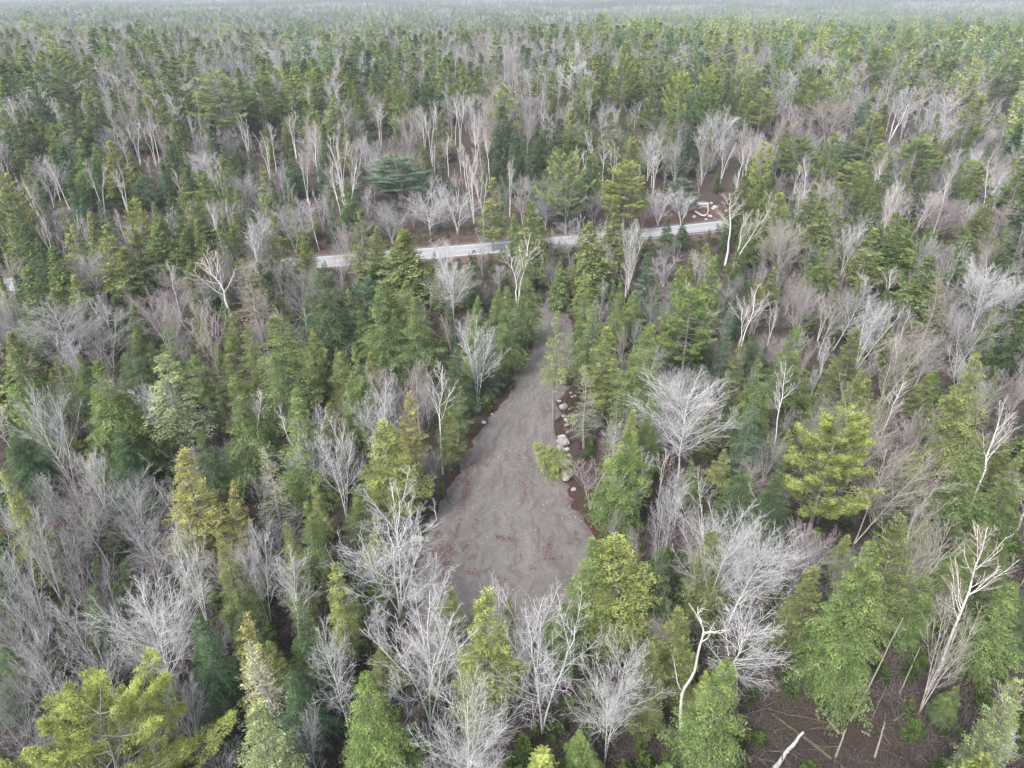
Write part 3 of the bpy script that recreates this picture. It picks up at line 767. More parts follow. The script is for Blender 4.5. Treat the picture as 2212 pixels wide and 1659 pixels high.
('pine', 1728, 290, 15, 116, 'bright', 'wide light green pine beyond the stone ring'),
('pine', 1818, 303, 12, 96, 'blue', 'dark blue-green pine right of the wide light green one'),
('pine', 1985, 300, 15, 104, 'bright', 'light green pine at right beyond the road line'),
('pine', 2008, 285, 14, 76, 'yellow', 'yellow-green pine just behind the light green one at right'),
('pine', 1850, 345, 13, 76, 'yellow', 'small yellow-green pine between two bare trees at right'),
('pine', 2110, 345, 14, 70, 'yellow', 'yellow-tipped pine right of the light green one'),
('pine', 310, 372, 12, 60, 'blue', 'small blue-green pine above the loose olive spruce'),
('maple', 1805, 205, 18, 116, 'pink', 'large pinkish-white bare tree beyond the road at upper right'),
('pine', 1170, 395, 11, 60, 'blue', 'low blue-green pine left of the big rounded light pine'),
('pine', 1475, 385, 10, 70, 'blue', 'low blue-green pine just left of the stone ring'),
('fir', 1478, 320, 13, 36, 'deep', 'dark fir above the stone ring'),
('birch', 190, 338, 17, 52, 'pink', 'white birch with a double trunk at upper left'),
('birch', 246, 344, 15, 50, 'pink', 'cluster birch with three white stems, upper left'),
('birch', 105, 345, 15, 40, 'pink', 'thin leaning white birch left of the double-trunked one'),
('birch', 25, 372, 16, 50, 'grey', 'white birch arching at the left edge above the hidden road'),
('birch', 312, 252, 15, 36, 'grey', 'slim white birch in front of dark hemlocks, upper left'),
('birch', 278, 250, 15, 36, 'grey', 'white birch just left of the slim one, upper left'),
('birch', 520, 238, 16, 36, 'grey', 'tall slim birch right below the tall pale pine'),
('birch', 566, 278, 15, 40, 'pink', 'forked birch below the slightly smaller pine'),
('birch', 624, 228, 17, 44, 'pink', 'pink-topped birch right of the slightly smaller pine'),
('birch', 650, 322, 15, 44, 'pink', 'bundle of white birch stems at the left centre beyond the road'),
('birch', 990, 190, 20, 40, 'grey', 'tallest slim white birch in the upper middle'),
('birch', 965, 280, 14, 40, 'pink', 'forked white birch below the tallest slim one'),
('birch', 815, 230, 14, 46, 'grey', 'twin white birch stems in the upper middle'),
('birch', 1330, 300, 14, 36, 'pink', 'white birch behind the yellow-green pine'),
('birch', 1420, 316, 14, 44, 'pink', 'slim birch with a pinkish crown left of the stone ring'),
('birch', 1570, 296, 14, 52, 'pink', 'rusty-topped white birch right behind the stone ring'),
('birch', 1960, 212, 15, 56, 'grey', 'leaning forked white birch at upper right'),
('fir', 690, 336, 12, 30, 'blue', 'blue-green fir beyond the road, left of the wide blue-green pine'),
('fir', 768, 342, 13, 30, 'blue', 'second blue-green fir, close beside the wide blue-green pine'),
('fir', 1070, 320, 12, 26, 'deep', 'first of the small dark firs above the yellow-green spruce'),
('fir', 1143, 318, 13, 30, 'blue', 'bluish fir between dark firs left of the big rounded pine'),
('fir', 1165, 318, 12, 24, 'deep', 'narrow dark fir touching the bluish one'),
('fir', 955, 336, 11, 30, 'deep', 'dark fir behind the fan-shaped pale maples'),
('fir', 150, 380, 14, 40, 'deep', 'dark fir between white birches at upper left'),
('fir', 180, 425, 10, 40, 'deep', 'short dark fir beside the side road'),
]
LEANS = {'tall leaning white birch with a pinkish crown at the lower right edge': (0, 0.03),
 'right-leaning bright white birch beside the road': (0, 0.20),
 'large crooked pale birch with a leaning bare trunk at left': (0, -0.12),
 'white birch arching at the left edge above the hidden road': (0, -0.30),
 'leaning forked white birch at upper right': (0, 0.18),
 'leaning bare tree right of the round dark olive cedar': (0, 0.16),
 'grey bare tree tipping right, above the round dark olive cedar': (0, 0.30),
 'large many-limbed bare tree leaning right, left of the rusty spruce': (0, 0.16),
 'wide leaning bare tree right of the yellow-green pine': (0, 0.22),
 'tangled pale bare tree leaning right, left of the big green hemlock': (0, 0.15),
 'low spreading bare tree whose limbs droop above the fallen logs': (0, 0.15),
 'small leaning bare tree left of the yellow-green pine': (0, -0.2),
 'grey young tree leaning left beside the pinkish-white maple': (0, -0.15),
 'tan bare tree with a reddish trunk right of the big bright green hemlock': (0, 0.12),
 'leaning pinkish bare maple with a dense twig haze': (0, -0.12)}
VARIANT = {'tall leaning white birch': 0, 'loose yellow-green pine': 3, 'lone white birch pole': 0, 'large crooked pale birch': 2, 'crooked white birch with twisting': 1, 'white birch with a clear bare trunk': 2, 'left one of the two bright': 0, 'right-leaning bright': 1, 'crooked white birch on the right edge': 2, 'great round pale bare maple': 6, 'pinkish-white round bare maple': 6, 'small round bare tree near': 7, 'pale bare maple cut by the bottom': 7, 'big yellow-green pine filling': 5, 'wide pale bare maple spreading': 8, 'bare maple with upswept': 3, 'tall bare maple at the lower end': 1, 'low spreading bare tree': 5}
for a in HAND:
    T(*a, lean=LEANS.get(a[6], (0, 0)), variant=next((v for s, v in VARIANT.items() if s in a[6]), None))
# ------------------------------------------------------------------ the rest of the forest, tree by tree
ZONE_KINDS = ['hemlock', 'cedar', 'fir', 'spruce', 'pine', 'maple', 'slender', 'birch']
def mix_at(x, y, rnd):
    """what grows where: conifer share and colours by place"""
    n = 0.5 + 0.5 * math.sin(x * 0.045 + 1.7 * math.sin(y * 0.031)) * math.sin(y * 0.038 + 0.8 * math.sin(x * 0.05) + 0.5)
    ang = math.degrees(math.atan2(x, y))
    if y > 175:
        if ang < 8: p = [0.29, 0.09, 0.05, 0.04, 0.04, 0.25, 0.06, 0.18]
        else: p = [0.18, 0.08, 0.03, 0.06, 0.15, 0.32, 0.11, 0.07]
        if 175 < y < 205 and ang < 15: p = [0.24, 0.06, 0.16, 0.04, 0.08, 0.14, 0.14, 0.14]
    else: p = [0.30, 0.13, 0.03, 0.06, 0.01, 0.27, 0.17, 0.03]
    p = np.array(p); k = (0.35 + 1.3 * n) if y < 172 else (0.12 + 1.76 * n)
    p[:5] *= k; p[5:] *= (2.0 - k)
    p /= p.sum()
    return ZONE_KINDS[int(np.searchsorted(np.cumsum(p), rnd.random()))] if True else None
HT = {'hemlock': (12, 19), 'cedar': (10, 16), 'fir': (9, 15), 'spruce': (11, 17), 'pine': (15, 24), 'maple': (11, 16), 'slender': (8, 13), 'birch': (13, 17)}
WR = {'hemlock': 0.46, 'cedar': 0.40, 'fir': 0.26, 'spruce': 0.38, 'pine': 0.38, 'maple': 0.60, 'slender': 0.34, 'birch': 0.30}
CL = {'hemlock': ['green', 'green', 'olive', 'dark', 'dark', 'olive'], 'cedar': ['olive', 'yellow', 'green', 'olive'], 'fir': ['blue', 'deep', 'deep'], 'spruce': ['olive', 'yellow', 'green'],
      'pine': ['bright', 'yellow', 'pale', 'bright', 'blue'], 'maple': ['white', 'grey', 'grey', 'pink', 'tan', 'dim'], 'slender': ['grey', 'pink', 'dim', 'white'], 'birch': ['pink', 'grey']}

class Grid:
    def __init__(s, c): s.c = c; s.d = {}
    def add(s, x, y, r): s.d.setdefault((int(x // s.c), int(y // s.c)), []).append((x, y, r))
    def free(s, x, y, r):
        i, j = int(x // s.c), int(y // s.c)
        for a in (-1, 0, 1):
            for b in (-1, 0, 1):
                for (u, v, q) in s.d.get((i + a, j + b), ()):
                    if (u - x) ** 2 + (v - y) ** 2 < (r + q) ** 2: return False
        return True
grid = Grid(8.0)
for (x, y, r) in PLACED: grid.add(x, y, max(1.3, min(r, 3.0)))

DRIVE_ALL = DC + []
def inside_poly(px, py, poly):
    c = False; j = len(poly) - 1
    for i in range(len(poly)):
        (xi, yi), (xj, yj) = poly[i], poly[j]
        if (yi > py) != (yj > py) and px < (xj - xi) * (py - yi) / (yj - yi) + xi: c = not c
        j = i
    return c
DPOLY = DL + DR[::-1]
# places seen clear of trees: the pad and driveway, the boulder strip, the log clearing, open shaded hollow
def clear_of(x, y, h, w):
    """keep the openings of the forest open: nothing grows on, or stands between the drone and, the gravel, road and glades"""
    if inside_poly(x, y, DPOLY): return False
    if seg_dist(np.array(x), np.array(y), DC[1:-1]) < 4.5 and y > 50: return False
    ry = road_y(x)
    if y < 190 and abs(y - ry) < 8.5 or (0 < y - ry < 11 and -35 < x < 70 and h > 6): return False
    g = float(ground(x, y))
    tx, ty, zc = project(x, y, g + h)
    aw = w * 0.42 * FPX / zc; fy = project(x, y, g)[1]
    for (hx, hy, ux, uy, hw, hz, hh) in HANDBOX:
        if hz <= zc + 0.5: continue
        if ty > uy or fy < hy: continue
        cyy = max(ty, hy); cxx = hx + (ux - hx) * (cyy - hy) / max(1, uy - hy)
        depth = uy - cyy                      # how far the newcomer would climb into the kept crown
        if depth > 0.12 * (uy - hy) and abs(tx - cxx) < hw + aw * 0.8: return False
    bx, by, _ = project(x, y, g + h * 0.25)
    wpx = w * 0.5 * FPX / zc
    for f in (0.0, 0.25, 0.5, 0.75, 1.0):
        qx, qy = tx + (bx - tx) * f, ty + (by - ty) * f
        for s in (-0.9, 0, 0.9):
            rx = qx + s * wpx * (0.25 + f * 0.75)
            for (x0, y0, x1, y1) in GLADES:
                if y0 < qy < y1 and x0 < rx < x1: return False
            if 672 < qy < 1290 and inside_poly(rx, qy, PXPOLY): return False
    return True
PXPOLY = [(x - 6, y) for x, y in DRIVE_L] + [(1225 + 20, 1300)] + [(x + 8, y) for x, y in DRIVE_R[::-1]]
GLADES = [(690, 546, 762, 566), (1205, 860, 1262, 1130), (1640, 1420, 2070, 1659), (1215, 500, 1232, 560), (760, 545, 1180, 562), (880, 485, 1090, 525), (1385, 440, 1560, 516), (1500, 405, 1570, 470), (890, 1150, 930, 1330), (1280, 1400, 1330, 1659), (985, 1000, 1010, 1050)]

cand = []
rnd = random.Random(5)
def try_band(y0, y1, rmin, tries, hscale=1.0, margin=10):
    for _ in range(tries):
        y = math.sqrt(rnd.uniform(y0 * y0, y1 * y1))
        x = rnd.uniform(-1, 1) * (0.80 * y + margin + 0.15 * max(0, 90 - y) )
        kind = mix_at(x, y, rnd)
        h = rnd.uniform(*HT[kind]) * hscale * rnd.choice((1, 1, 0.85, 1.1, 0.65, 0.95)); w = h * WR[kind] * rnd.uniform(0.85, 1.3)
        r = rmin * (0.8 + 0.3 * rnd.random()) * (0.8 if kind in ('fir', 'slender', 'birch') else 1.0)
        if not grid.free(x, y, r): continue
        if y < 330 and not clear_of(x, y, h, w): continue
        grid.add(x, y, r)
        cand.append((kind, x, y, h, w, rnd.choice(CL[kind])))
try_band(24, 130, 1.9, 9000, 0.66)
for _ in range(900):       # a dense row screens the road at both sides of its open part
    x = rnd.uniform(-190, 150); y = road_y(x) - rnd.uniform(8.6, 15)
    px = project(x, y, 8)[0]
    if 680 < px < 1570 or (600 < px < 680 and rnd.random() < 0.4): continue
    kind = rnd.choice(('hemlock', 'maple', 'cedar', 'slender', 'hemlock', 'maple', 'spruce')); h = rnd.uniform(*HT[kind])
    if grid.free(x, y, 1.35) and (px < 640 or px > 1580 or clear_of(x, y, h, h * WR[kind])): grid.add(x, y, 1.35); cand.append((kind, x, y, h, h * WR[kind], rnd.choice(CL[kind])))
for _ in range(700):       # and the trees right behind it
    x = rnd.uniform(-190, 170); y = road_y(x) + rnd.uniform(7.0, 14)
    px = project(x, y, 8)[0]
    if 760 < px < 1570: continue
    kind = rnd.choice(('hemlock', 'birch', 'fir', 'slender', 'birch', 'maple', 'pine')); h = rnd.uniform(*HT[kind]) * 0.9
    if grid.free(x, y, 1.5): grid.add(x, y, 1.5); cand.append((kind, x, y, h, h * WR[kind], rnd.choice(CL[kind])))
try_band(120, 175, 2.4, 8000)
try_band(172, 260, 2.75, 14000, 1.14)
try_band(255, 620, 3.2, 50000, 1.16)

# words that place a tree in the view
TONE = {'green': 'green', 'bright': 'fresh green', 'dark': 'dark', 'yellow': 'yellow-green', 'gold': 'golden', 'olive': 'olive', 'blue': 'blue-green', 'pale': 'pale', 'deep': 'deep green', 'rust': 'rusty', 'lichen': 'lichen-grey',
        'white': 'whitish', 'grey': 'grey', 'pink': 'pinkish', 'tan': 'tan', 'dim': 'dull grey'}
WORD = {'hemlock': 'hemlock', 'cedar': 'cedar', 'fir': 'fir', 'spruce': 'spruce', 'pine': 'pine', 'maple': 'leafless tree', 'slender': 'slender bare tree', 'birch': 'white-stemmed birch'}
def size_word(kind, h):
    a, b = HT[kind]
    f = (h - a * 0.8) / (b - a * 0.8)
    return 'small' if f < 0.33 else ('tall' if f > 0.72 else 'mid-sized')
COLW = ['at the left edge', 'near the left edge', 'in the left third', 'left of centre', 'just left of centre', 'in the middle', 'just right of centre', 'right of centre', 'in the right third', 'near the right edge', 'at the right edge']
def place_words(x, y, h):
    px, py, _ = project(x, y, float(ground(x, y)) + h)
    c = COLW[int(min(10, max(0, px / 2212 * 11)))]
    ry = road_y(x)
    if y > ry:
        d = y - ry
        b = 'just beyond the road' if d < 22 else 'a little past the road' if d < 45 else 'on the lower slope' if d < 75 else 'halfway up the slope' if d < 130 else 'high on the slope'
    else:
        d = ry - y
        b = 'close below the road' if d < 22 else 'level with upper driveway' if d < 45 else 'level with the boulders' if d < 70 else 'level with the pad' if d < 90 else 'in the front woods'
    return b, c
yy = 622.0          # beyond the crest down into the plain
while yy < 2400:
    xx = -(0.76 * yy + 30); sp = 5.6 if yy < 1000 else (7.0 if yy < 1600 else 9.0)
    while xx < 0.76 * yy + 30:
        x = xx + rnd.uniform(-2.4, 2.4); y = yy + rnd.uniform(-2.4, 2.4); xx += sp
        kind = mix_at(x * 0.8, y * 0.6, rnd)
        if kind in ('cedar', 'spruce'): kind = 'hemlock'
        if rnd.random() < 0.16: continue
        h = rnd.uniform(*HT[kind]) * rnd.choice((0.7, 0.9, 1, 1.15)); cand.append((kind, x, y, h, h * WR[kind] * rnd.uniform(0.9, 1.3) * (1 if yy < 1000 else 1.25), rnd.choice(CL[kind])))
    yy += sp
cand.sort(key=lambda c: math.hypot(c[1], c[2]))
LIMIT = {'hemlock': 270, 'cedar': 150, 'fir': 70, 'spruce': 90, 'pine': 80, 'maple': 260, 'slender': 170, 'birch': 80}
MAXD = 300.0
AUTO = []
used = {k: 0 for k in LIMIT}
rest = {k: [] for k in LIMIT}
for (kind, x, y, h, w, c) in cand:
    d = math.hypot(x, y)
    tx, ty, zc = project(x, y, float(ground(x, y)) + h)
    seen = y < 400 and -10 < tx < 2222 and ty < 1665 and not (d < 130 and ty > 1600)
    if not seen and not (-60 < tx < 2272): continue
    if used[kind] < LIMIT[kind] and d < MAXD and seen:
        used[kind] += 1
        b, cw = place_words(x, y, h)
        lean = (rnd.gauss(0, 0.02), rnd.gauss(0, 0.03 if kind in ('hemlock', 'cedar', 'fir', 'spruce', 'pine') else 0.09))
        AUTO.append((tx, plant(kind, x, y, h, w, c, '%s %s %s %s, %s' % (size_word(kind, h), TONE[c], WORD[kind], b, cw), WORD[kind] + ' trees of the forest', lean, jitter=0.2)))
    else: rest[kind].append((x, y, h, w, c))
byl = {}
for tx, e in AUTO: byl.setdefault(e['label'], []).append((tx, e))
ORD = ['leftmost', 'second', 'third', 'fourth', 'fifth', 'sixth', 'seventh', 'eighth', 'ninth']
for lb, es in byl.items():
    if len(es) > 1:
        es.sort(key=lambda q: q[0])
        for i, (tx, e) in enumerate(es): e['label'] = (('rightmost' if i == len(es) - 1 else ORD[min(i, 8)]) + ' ' + lb)
print('INDIVIDUALS', used, {k: len(v) for k, v in rest.items()})

# ------------------------------------------------------------------ the uncounted rest as instances on points
def lod_obj(name, kind, seed):
    if kind == 'pine': W, L = pine(seed, H=18, nwh=11, per=5, ntuft=8, lod=True)
    elif kind in ('maple', 'slender', 'birch'):
        W, L = bare(seed, H=14, spread=3.1 if kind == 'maple' else 1.8, nl=16, m2=6, m3=5, lod=True, cb=0.3 if kind != 'birch' else 0.5, up=0.5, ang=38, stems=2 if kind == 'slender' else 1)
    else:
        prm = {'hemlock': ('blunt' if seed % 2 else 'cone', 3.2, 16), 'cedar': ('oval', 2.5, 15), 'fir': ('spire', 1.45, 13), 'spruce': ('cone', 2.3, 15)}[kind]
        W, L = conifer(seed, kind, H=prm[2], Rm=prm[1], nbr=100, prof=prm[0], lod=True, card=(0.52, 0.24), step=0.32, elev=(30, 0), droop=0.28)
    G = Geo()
    wm = 0
    for g, m in ((W, 0), (L, 1)):
        for V, Q, v, t in zip(g.V, g.Q, g.v, g.t):
            G.V.append(V); G.Q.append(Q - Q.min() + G.n); G.n += len(V); G.v.append(v); G.t.append(t); G.m.append(np.full(len(Q), m))
    mats = [M_BIRCHF if kind == 'birch' else M_BAREI, M_BAREI] if kind in ('maple', 'slender', 'birch') else [M_BARKF, M_FOLI]
    lv = np.concatenate(L.V if len(L.V) else W.V); LODR[kind] = (float(lv[:, 2].max()), float(np.percentile(np.hypot(lv[:, 0], lv[:, 1]), 97)))
    return bpy.data.objects.new(name, G.mesh(name, mats))
LODR = {}
M_BIRCHF = bark_mat('far_birch_bark', fixed=(0.6, 0.57, 0.55))

def scatter(name, label, pts, rots, scls, tints, protos, cat=None):
    me = bpy.data.meshes.new(name)
    n = len(pts)
    me.vertices.add(n); me.vertices.foreach_set('co', np.asarray(pts, np.float32).ravel())
    for an, ty, ar, key in (('rot', 'FLOAT_VECTOR', rots, 'vector'), ('scl', 'FLOAT_VECTOR', scls, 'vector'), ('tint', 'FLOAT_COLOR', np.concatenate([np.asarray(tints), np.ones((n, 1))], 1), 'color')):
        a = me.attributes.new(an, ty, 'POINT'); a.data.foreach_set(key, np.asarray(ar, np.float32).ravel())
    a = me.attributes.new('pick', 'INT', 'POINT'); a.data.foreach_set('value', np.arange(n, dtype=np.int32) % len(protos))
    o = bpy.data.objects.new(name, me); col.objects.link(o)
    o['kind'] = 'stuff'; o['label'] = label
    if cat: o['category'] = cat
    ng = bpy.data.node_groups.new(name + '_nodes', 'GeometryNodeTree')
    ng.interface.new_socket('Geometry', in_out='INPUT', socket_type='NodeSocketGeometry')
    ng.interface.new_socket('Geometry', in_out='OUTPUT', socket_type='NodeSocketGeometry')
    gi = ng.nodes.new('NodeGroupInput'); go = ng.nodes.new('NodeGroupOutput')
    j = ng.nodes.new('GeometryNodeJoinGeometry')
    for p in protos:
        oi = ng.nodes.new('GeometryNodeObjectInfo'); oi.inputs['Object'].default_value = p; oi.inputs['As Instance'].default_value = True
        ng.links.new(oi.outputs['Geometry'], j.inputs[0])
    ip = ng.nodes.new('GeometryNodeInstanceOnPoints')
    def na(nm, dt):
        q = ng.nodes.new('GeometryNodeInputNamedAttribute'); q.data_type = dt; q.inputs[0].default_value = nm
        return next(s for s in q.outputs if s.enabled)
    ng.links.new(gi.outputs[0], ip.inputs['Points']); ng.links.new(j.outputs[0], ip.inputs['Instance'])
    ip.inputs['Pick Instance'].default_value = True
    ng.links.new(na('pick', 'INT'), ip.inputs['Instance Index'])
    ng.links.new(na('rot', 'FLOAT_VECTOR'), ip.inputs['Rotation']); ng.links.new(na('scl', 'FLOAT_VECTOR'), ip.inputs['Scale'])
    ng.links.new(ip.outputs[0], go.inputs[0])
    md = o.modifiers.new('scatter', 'NODES'); md.node_group = ng
    return o
STUFF = {'hemlock': ('hemlock_forest', 'mass of dark and olive hemlocks covering the slope beyond the road'), 'cedar': ('cedar_forest', 'scattered olive cedars mixed through the far slope'),
 'fir': ('fir_forest', 'narrow dark firs mixed through the far slope'), 'spruce': ('spruce_forest', 'open-limbed spruces mixed through the far slope'), 'pine': ('pine_forest', 'tall light green pines standing out of the far slope'),
 'maple': ('bare_forest', 'grey leafless crowns between the conifers of the far slope'), 'slender': ('bare_thicket', 'slim leafless young trees between the conifers of the far slope'), 'birch': ('birch_forest', 'white birch stems dotted over the far slope')}
for kind, lst in rest.items():
    if not lst: continue
    protos = [lod_obj('%s_shape' % kind, kind, 900 + 17 * i + len(kind)) for i in range(4)]
    H0, R0 = LODR[kind]
    pts, rots, scls, tints = [], [], [], []
    for (x, y, h, w, c) in lst:
        pts.append((x, y, float(ground(x, y)) - 0.2)); rots.append((rnd.gauss(0, .03), rnd.gauss(0, .03), rnd.random() * 6.28))
        s = w / 2 / R0; scls.append((s, s, h / H0))
        j = rnd.uniform(0.8, 1.2); tints.append([v * j for v in (np.array(COLS[c]) * (0.85 if c in TWIG else 1.15))])
    scatter(STUFF[kind][0], STUFF[kind][1], pts, rots, scls, tints, protos)

# distant woods: patches of many simple trees, instanced to the horizon
def patch(seed, share, size=38.0, n=46):
    rg = np.random.default_rng(seed)
    G = Geo()
    for i in range(n):
        x, y = rg.uniform(-size / 2, size / 2, 2)
        if rg.random() < share:
            h = rg.uniform(9, 22) * (1.25 if rg.random() < 0.12 else 1); r = h * 0.21; k = 40
            t = rg.random(k) ** 0.8; a = rg.random(k) * 6.283
            rr = r * (1 - t) ** 0.8 * 0.75
            C = np.stack([x + np.cos(a) * rr * 0.3, y + np.sin(a) * rr * 0.3, h * (0.12 + 0.86 * t)], 1)
            A = np.stack([np.cos(a) * (rr + 0.3), np.sin(a) * (rr + 0.3), rg.uniform(-0.6, 0.7, k) + 0.6 * t], 1)
            Wd = np.stack([-np.sin(a), np.cos(a), rg.normal(0, 0.3, k)], 1) * (0.25 + 0.5 * (1 - t))[:, None]
            V, Q = diamonds(C, A, Wd); G.add(V, Q, np.repeat(rg.random(k) * 0.6 + 0.4 * rg.random(), 4), 0.25 + 0.3 * rg.random(), 0 if rg.random() < 0.72 else 2)
        else:
            h = rg.uniform(8, 15); k = 40
            a = rg.random(k) * 6.283; el = rg.uniform(0.5, 1.4, k)
            D = np.stack([np.cos(a) * np.cos(el), np.sin(a) * np.cos(el), np.sin(el)], 1)
            C = np.array([x, y, 0]) + np.stack([np.cos(a) * 0.4, np.sin(a) * 0.4, h * rg.uniform(0.3, 0.7, k)], 1)
            V, Q = diamonds(C, D * rg.uniform(2.5, 5.0, (k, 1)), unit(np.cross(D, rg.normal(0, 1, (k, 3)))) * 0.16); G.add(V, Q, 0.5, 0, 1)
    return bpy.data.objects.new('woods_patch', G.mesh('woods_patch', [M_FARD, M_FARB, M_FARL]))
def far_mat(name, lo, hi, trans=0.2):
    m, n, l = new_mat(name)
    oi = n.new('ShaderNodeObjectInfo')
    c = mixc(n, l, 'MIX', oi.outputs['Random'], (*lo, 1), (*hi, 1))
    v = mrange(n, l, attr(n, 'v'), 0, 1, 0.6, 1.4)
    sc = n.new('ShaderNodeVectorMath'); sc.operation = 'SCALE'; l.new(c, sc.inputs[0]); l.new(v, sc.inputs['Scale'])
    d = n.new('ShaderNodeBsdfDiffuse'); l.new(sc.outputs[0], d.inputs['Color'])
    tr = n.new('ShaderNodeBsdfTranslucent'); l.new(sc.outputs[0], tr.inputs['Color'])
    ms = n.new('ShaderNodeMixShader'); ms.inputs[0].default_value = trans
    l.new(d.outputs[0], ms.inputs[1]); l.new(tr.outputs[0], ms.inputs[2])
    o = n.new('ShaderNodeOutputMaterial'); l.new(ms.outputs[0], o.inputs['Surface'])
    return m
M_FARD = far_mat('far_dark_conifer', (0.040, 0.075, 0.040), (0.075, 0.115, 0.050))
M_FARL = far_mat('far_light_conifer', (0.12, 0.18, 0.055), (0.15, 0.18, 0.06))
M_FARB = far_mat('far_bare_crowns', (0.36, 0.34, 0.37), (0.46, 0.41, 0.43))
pp = [[patch(700 + 10 * j + i, s) for i in range(3)] for j, s in enumerate((0.85, 0.6, 0.3))]
flat = [p for q in pp for p in q]
pts, rots, scls = [[], [], []], [[], [], []], [[], [], []]
def add_patch(x, y, big):
    n = math.sin(x * 0.0065 + 2.0 * math.sin(y * 0.0033)) + math.sin(y * 0.011 + 1.4 * math.sin(x * 0.005) + 1.0) + rnd.uniform(-1.6, 1.6) + (0.35 if x > 0.12 * y else -0.25)
    k = 0 if n > 0.4 else (1 if n > -0.5 else 2)
    pts[k].append((x, y, float(ground(x, y)) - 0.3)); rots[k].append((0, 0, rnd.random() * 6.28)); s = rnd.uniform(0.92, 1.15); scls[k].append((big, big, s))
y = 2420.0
while y < 7500:
    stp = 33.0 if y < 2200 else 46.0
    x = -(0.76 * y + 60)
    while x < 0.76 * y + 60:
        add_patch(x + rnd.uniform(-6, 6), y + rnd.uniform(-6, 6), stp / 33.0); x += stp
    y += stp
P_, R_, S_ = sum(pts, []), sum(rots, []), sum(scls, [])
for k, nm, lb in ((0, 'evergreen_forest', 'distant dark evergreen woods fading toward the horizon'), (1, 'mixed_forest', 'distant mixed woods of evergreens and leafless trees in haze'), (2, 'leafless_forest', 'distant pinkish-grey leafless woods in haze')):
    scatter(nm, lb, pts[k], rots[k], scls[k], np.full((len(pts[k]), 3), 0.3), pp[k])

# ------------------------------------------------------------------ undergrowth between the trees
def shrub_obj(seed, kind):
    rg = np.random.default_rng(seed); G = Geo()
    if kind == 'twigs':
        k = 26; a = rg.random(k) * 6.283; el = rg.uniform(0.35, 1.45, k); ln = rg.uniform(0.6, 2.0, k)
        s = np.linspace(0, 1, 4)
        C = np.stack([rg.normal(0, .35, k), rg.normal(0, .35, k), np.zeros(k)], 1)
        D = np.stack([np.cos(a) * np.cos(el), np.sin(a) * np.cos(el), np.sin(el)], 1)
        P = C[:, None] + (ln[:, None] * s)[..., None] * D[:, None] + np.cumsum(rg.normal(0, .05, (k, 4, 3)), axis=1)
        V, Q = tubes(P, np.repeat((0.016 * (1 - 0.7 * s))[None], k, 0), 3); G.add(V, Q)
    elif kind == 'fallen':
        k = 18; a = rg.random(k) * 6.283; ln = rg.uniform(0.4, 2.4, k); s = np.linspace(-0.5, 0.5, 4)
        C = np.stack([rg.normal(0, 1.2, k), rg.normal(0, 1.2, k), rg.uniform(0.05, 0.5, k)], 1)
        D = np.stack([np.cos(a), np.sin(a), rg.normal(0, .12, k)], 1)
        P = C[:, None] + (ln[:, None] * s)[..., None] * D[:, None] + np.cumsum(rg.normal(0, .11, (k, 4, 3)), axis=1)
        V, Q = tubes(P, np.repeat(rg.uniform(0.012, 0.04, k)[:, None], 4, 1), 4); G.add(V, Q)
    else:
        W, L = conifer(seed, 'seedling', H=2.4, Rm=0.8, nbr=26, lod=True, card=(0.26, 0.10), step=0.16, prof='oval', elev=(25, 0))
        for V, Q, v, t in zip(L.V, L.Q, L.v, L.t): G.V.append(V); G.Q.append(Q - Q.min() + G.n); G.n += len(V); G.v.append(v); G.t.append(t); G.m.append(np.zeros(len(Q)))
    return bpy.data.objects.new('shrub_shape', G.mesh('shrub_shape', [M_FOLI if kind == 'green' else M_BAREI]))
LOGSEG = [[on_plane(*p) for p in s_] for s_ in (((1672, 1662), (1731, 1576)), ((1668, 1540), (1845, 1672)), ((1788, 1549), (1813, 1582)), ((1864, 1577), (1880, 1587)), ((1702, 1452), (1738, 1480)), ((1805, 1645), (1830, 1600)), ((1890, 1645), (1912, 1600)), ((1800, 1510), (1840, 1510)), ((1215, 885), (1232, 925)), ((1205, 945), (1228, 1040)))]
def under(kind, n, ymax, tintf, name, label, smin=0.6, smax=1.4):
    n = int(n * 1.25)
    P, Rr, S, Tn = [], [], [], []
    for _ in range(n):
        y = math.sqrt(rnd.uniform(22 ** 2, ymax ** 2)) if rnd.random() < 0.75 else rnd.uniform(22, 62); x = rnd.uniform(-1, 1) * (0.80 * y + 6 + 0.17 * max(0, 80 - y))
        if inside_poly(x, y, DPOLY) or seg_dist(np.array(x), np.array(y), DC) < 3.5 or (kind == 'fallen' and min(seg_dist(np.array(x), np.array(y), DL), seg_dist(np.array(x), np.array(y), DR)) < 2.2) or (60 < y < 105 and seg_dist(np.array(x), np.array(y), DR[3:9]) < 3.2) or abs(y - road_y(x)) < 6.5: continue
        if any(seg_dist(np.array(x), np.array(y), s_) < (0.9 if kind != 'green' else 1.8) for s_ in LOGSEG): continue
        P.append((x, y, float(ground(x, y)) - 0.05)); Rr.append((0, 0, rnd.random() * 6.28)); s = rnd.uniform(smin, smax); S.append((s, s, s * rnd.uniform(0.7, 1.3))); Tn.append(tintf())
    scatter(name, label, P, Rr, S, Tn, [shrub_obj(50 + i + len(name), kind) for i in range(4)])
under('twigs', 7500, 185, lambda: (np.array((0.17, 0.14, 0.135)) * rnd.uniform(0.4, 1.4)).tolist(), 'bare_undergrowth', 'low leafless brush between the tree trunks')
under('fallen', 3600, 150, lambda: (np.array((0.10, 0.085, 0.075)) * rnd.uniform(0.3, 1.6)).tolist(), 'branch_debris', 'fallen dead branches lying on the forest floor')
under('green', 2600, 185, lambda: (np.array((0.065, 0.105, 0.035)) * rnd.uniform(0.7, 1.3)).tolist(), 'evergreen_undergrowth', 'small evergreen seedlings on the forest floor', 0.4, 1.2)

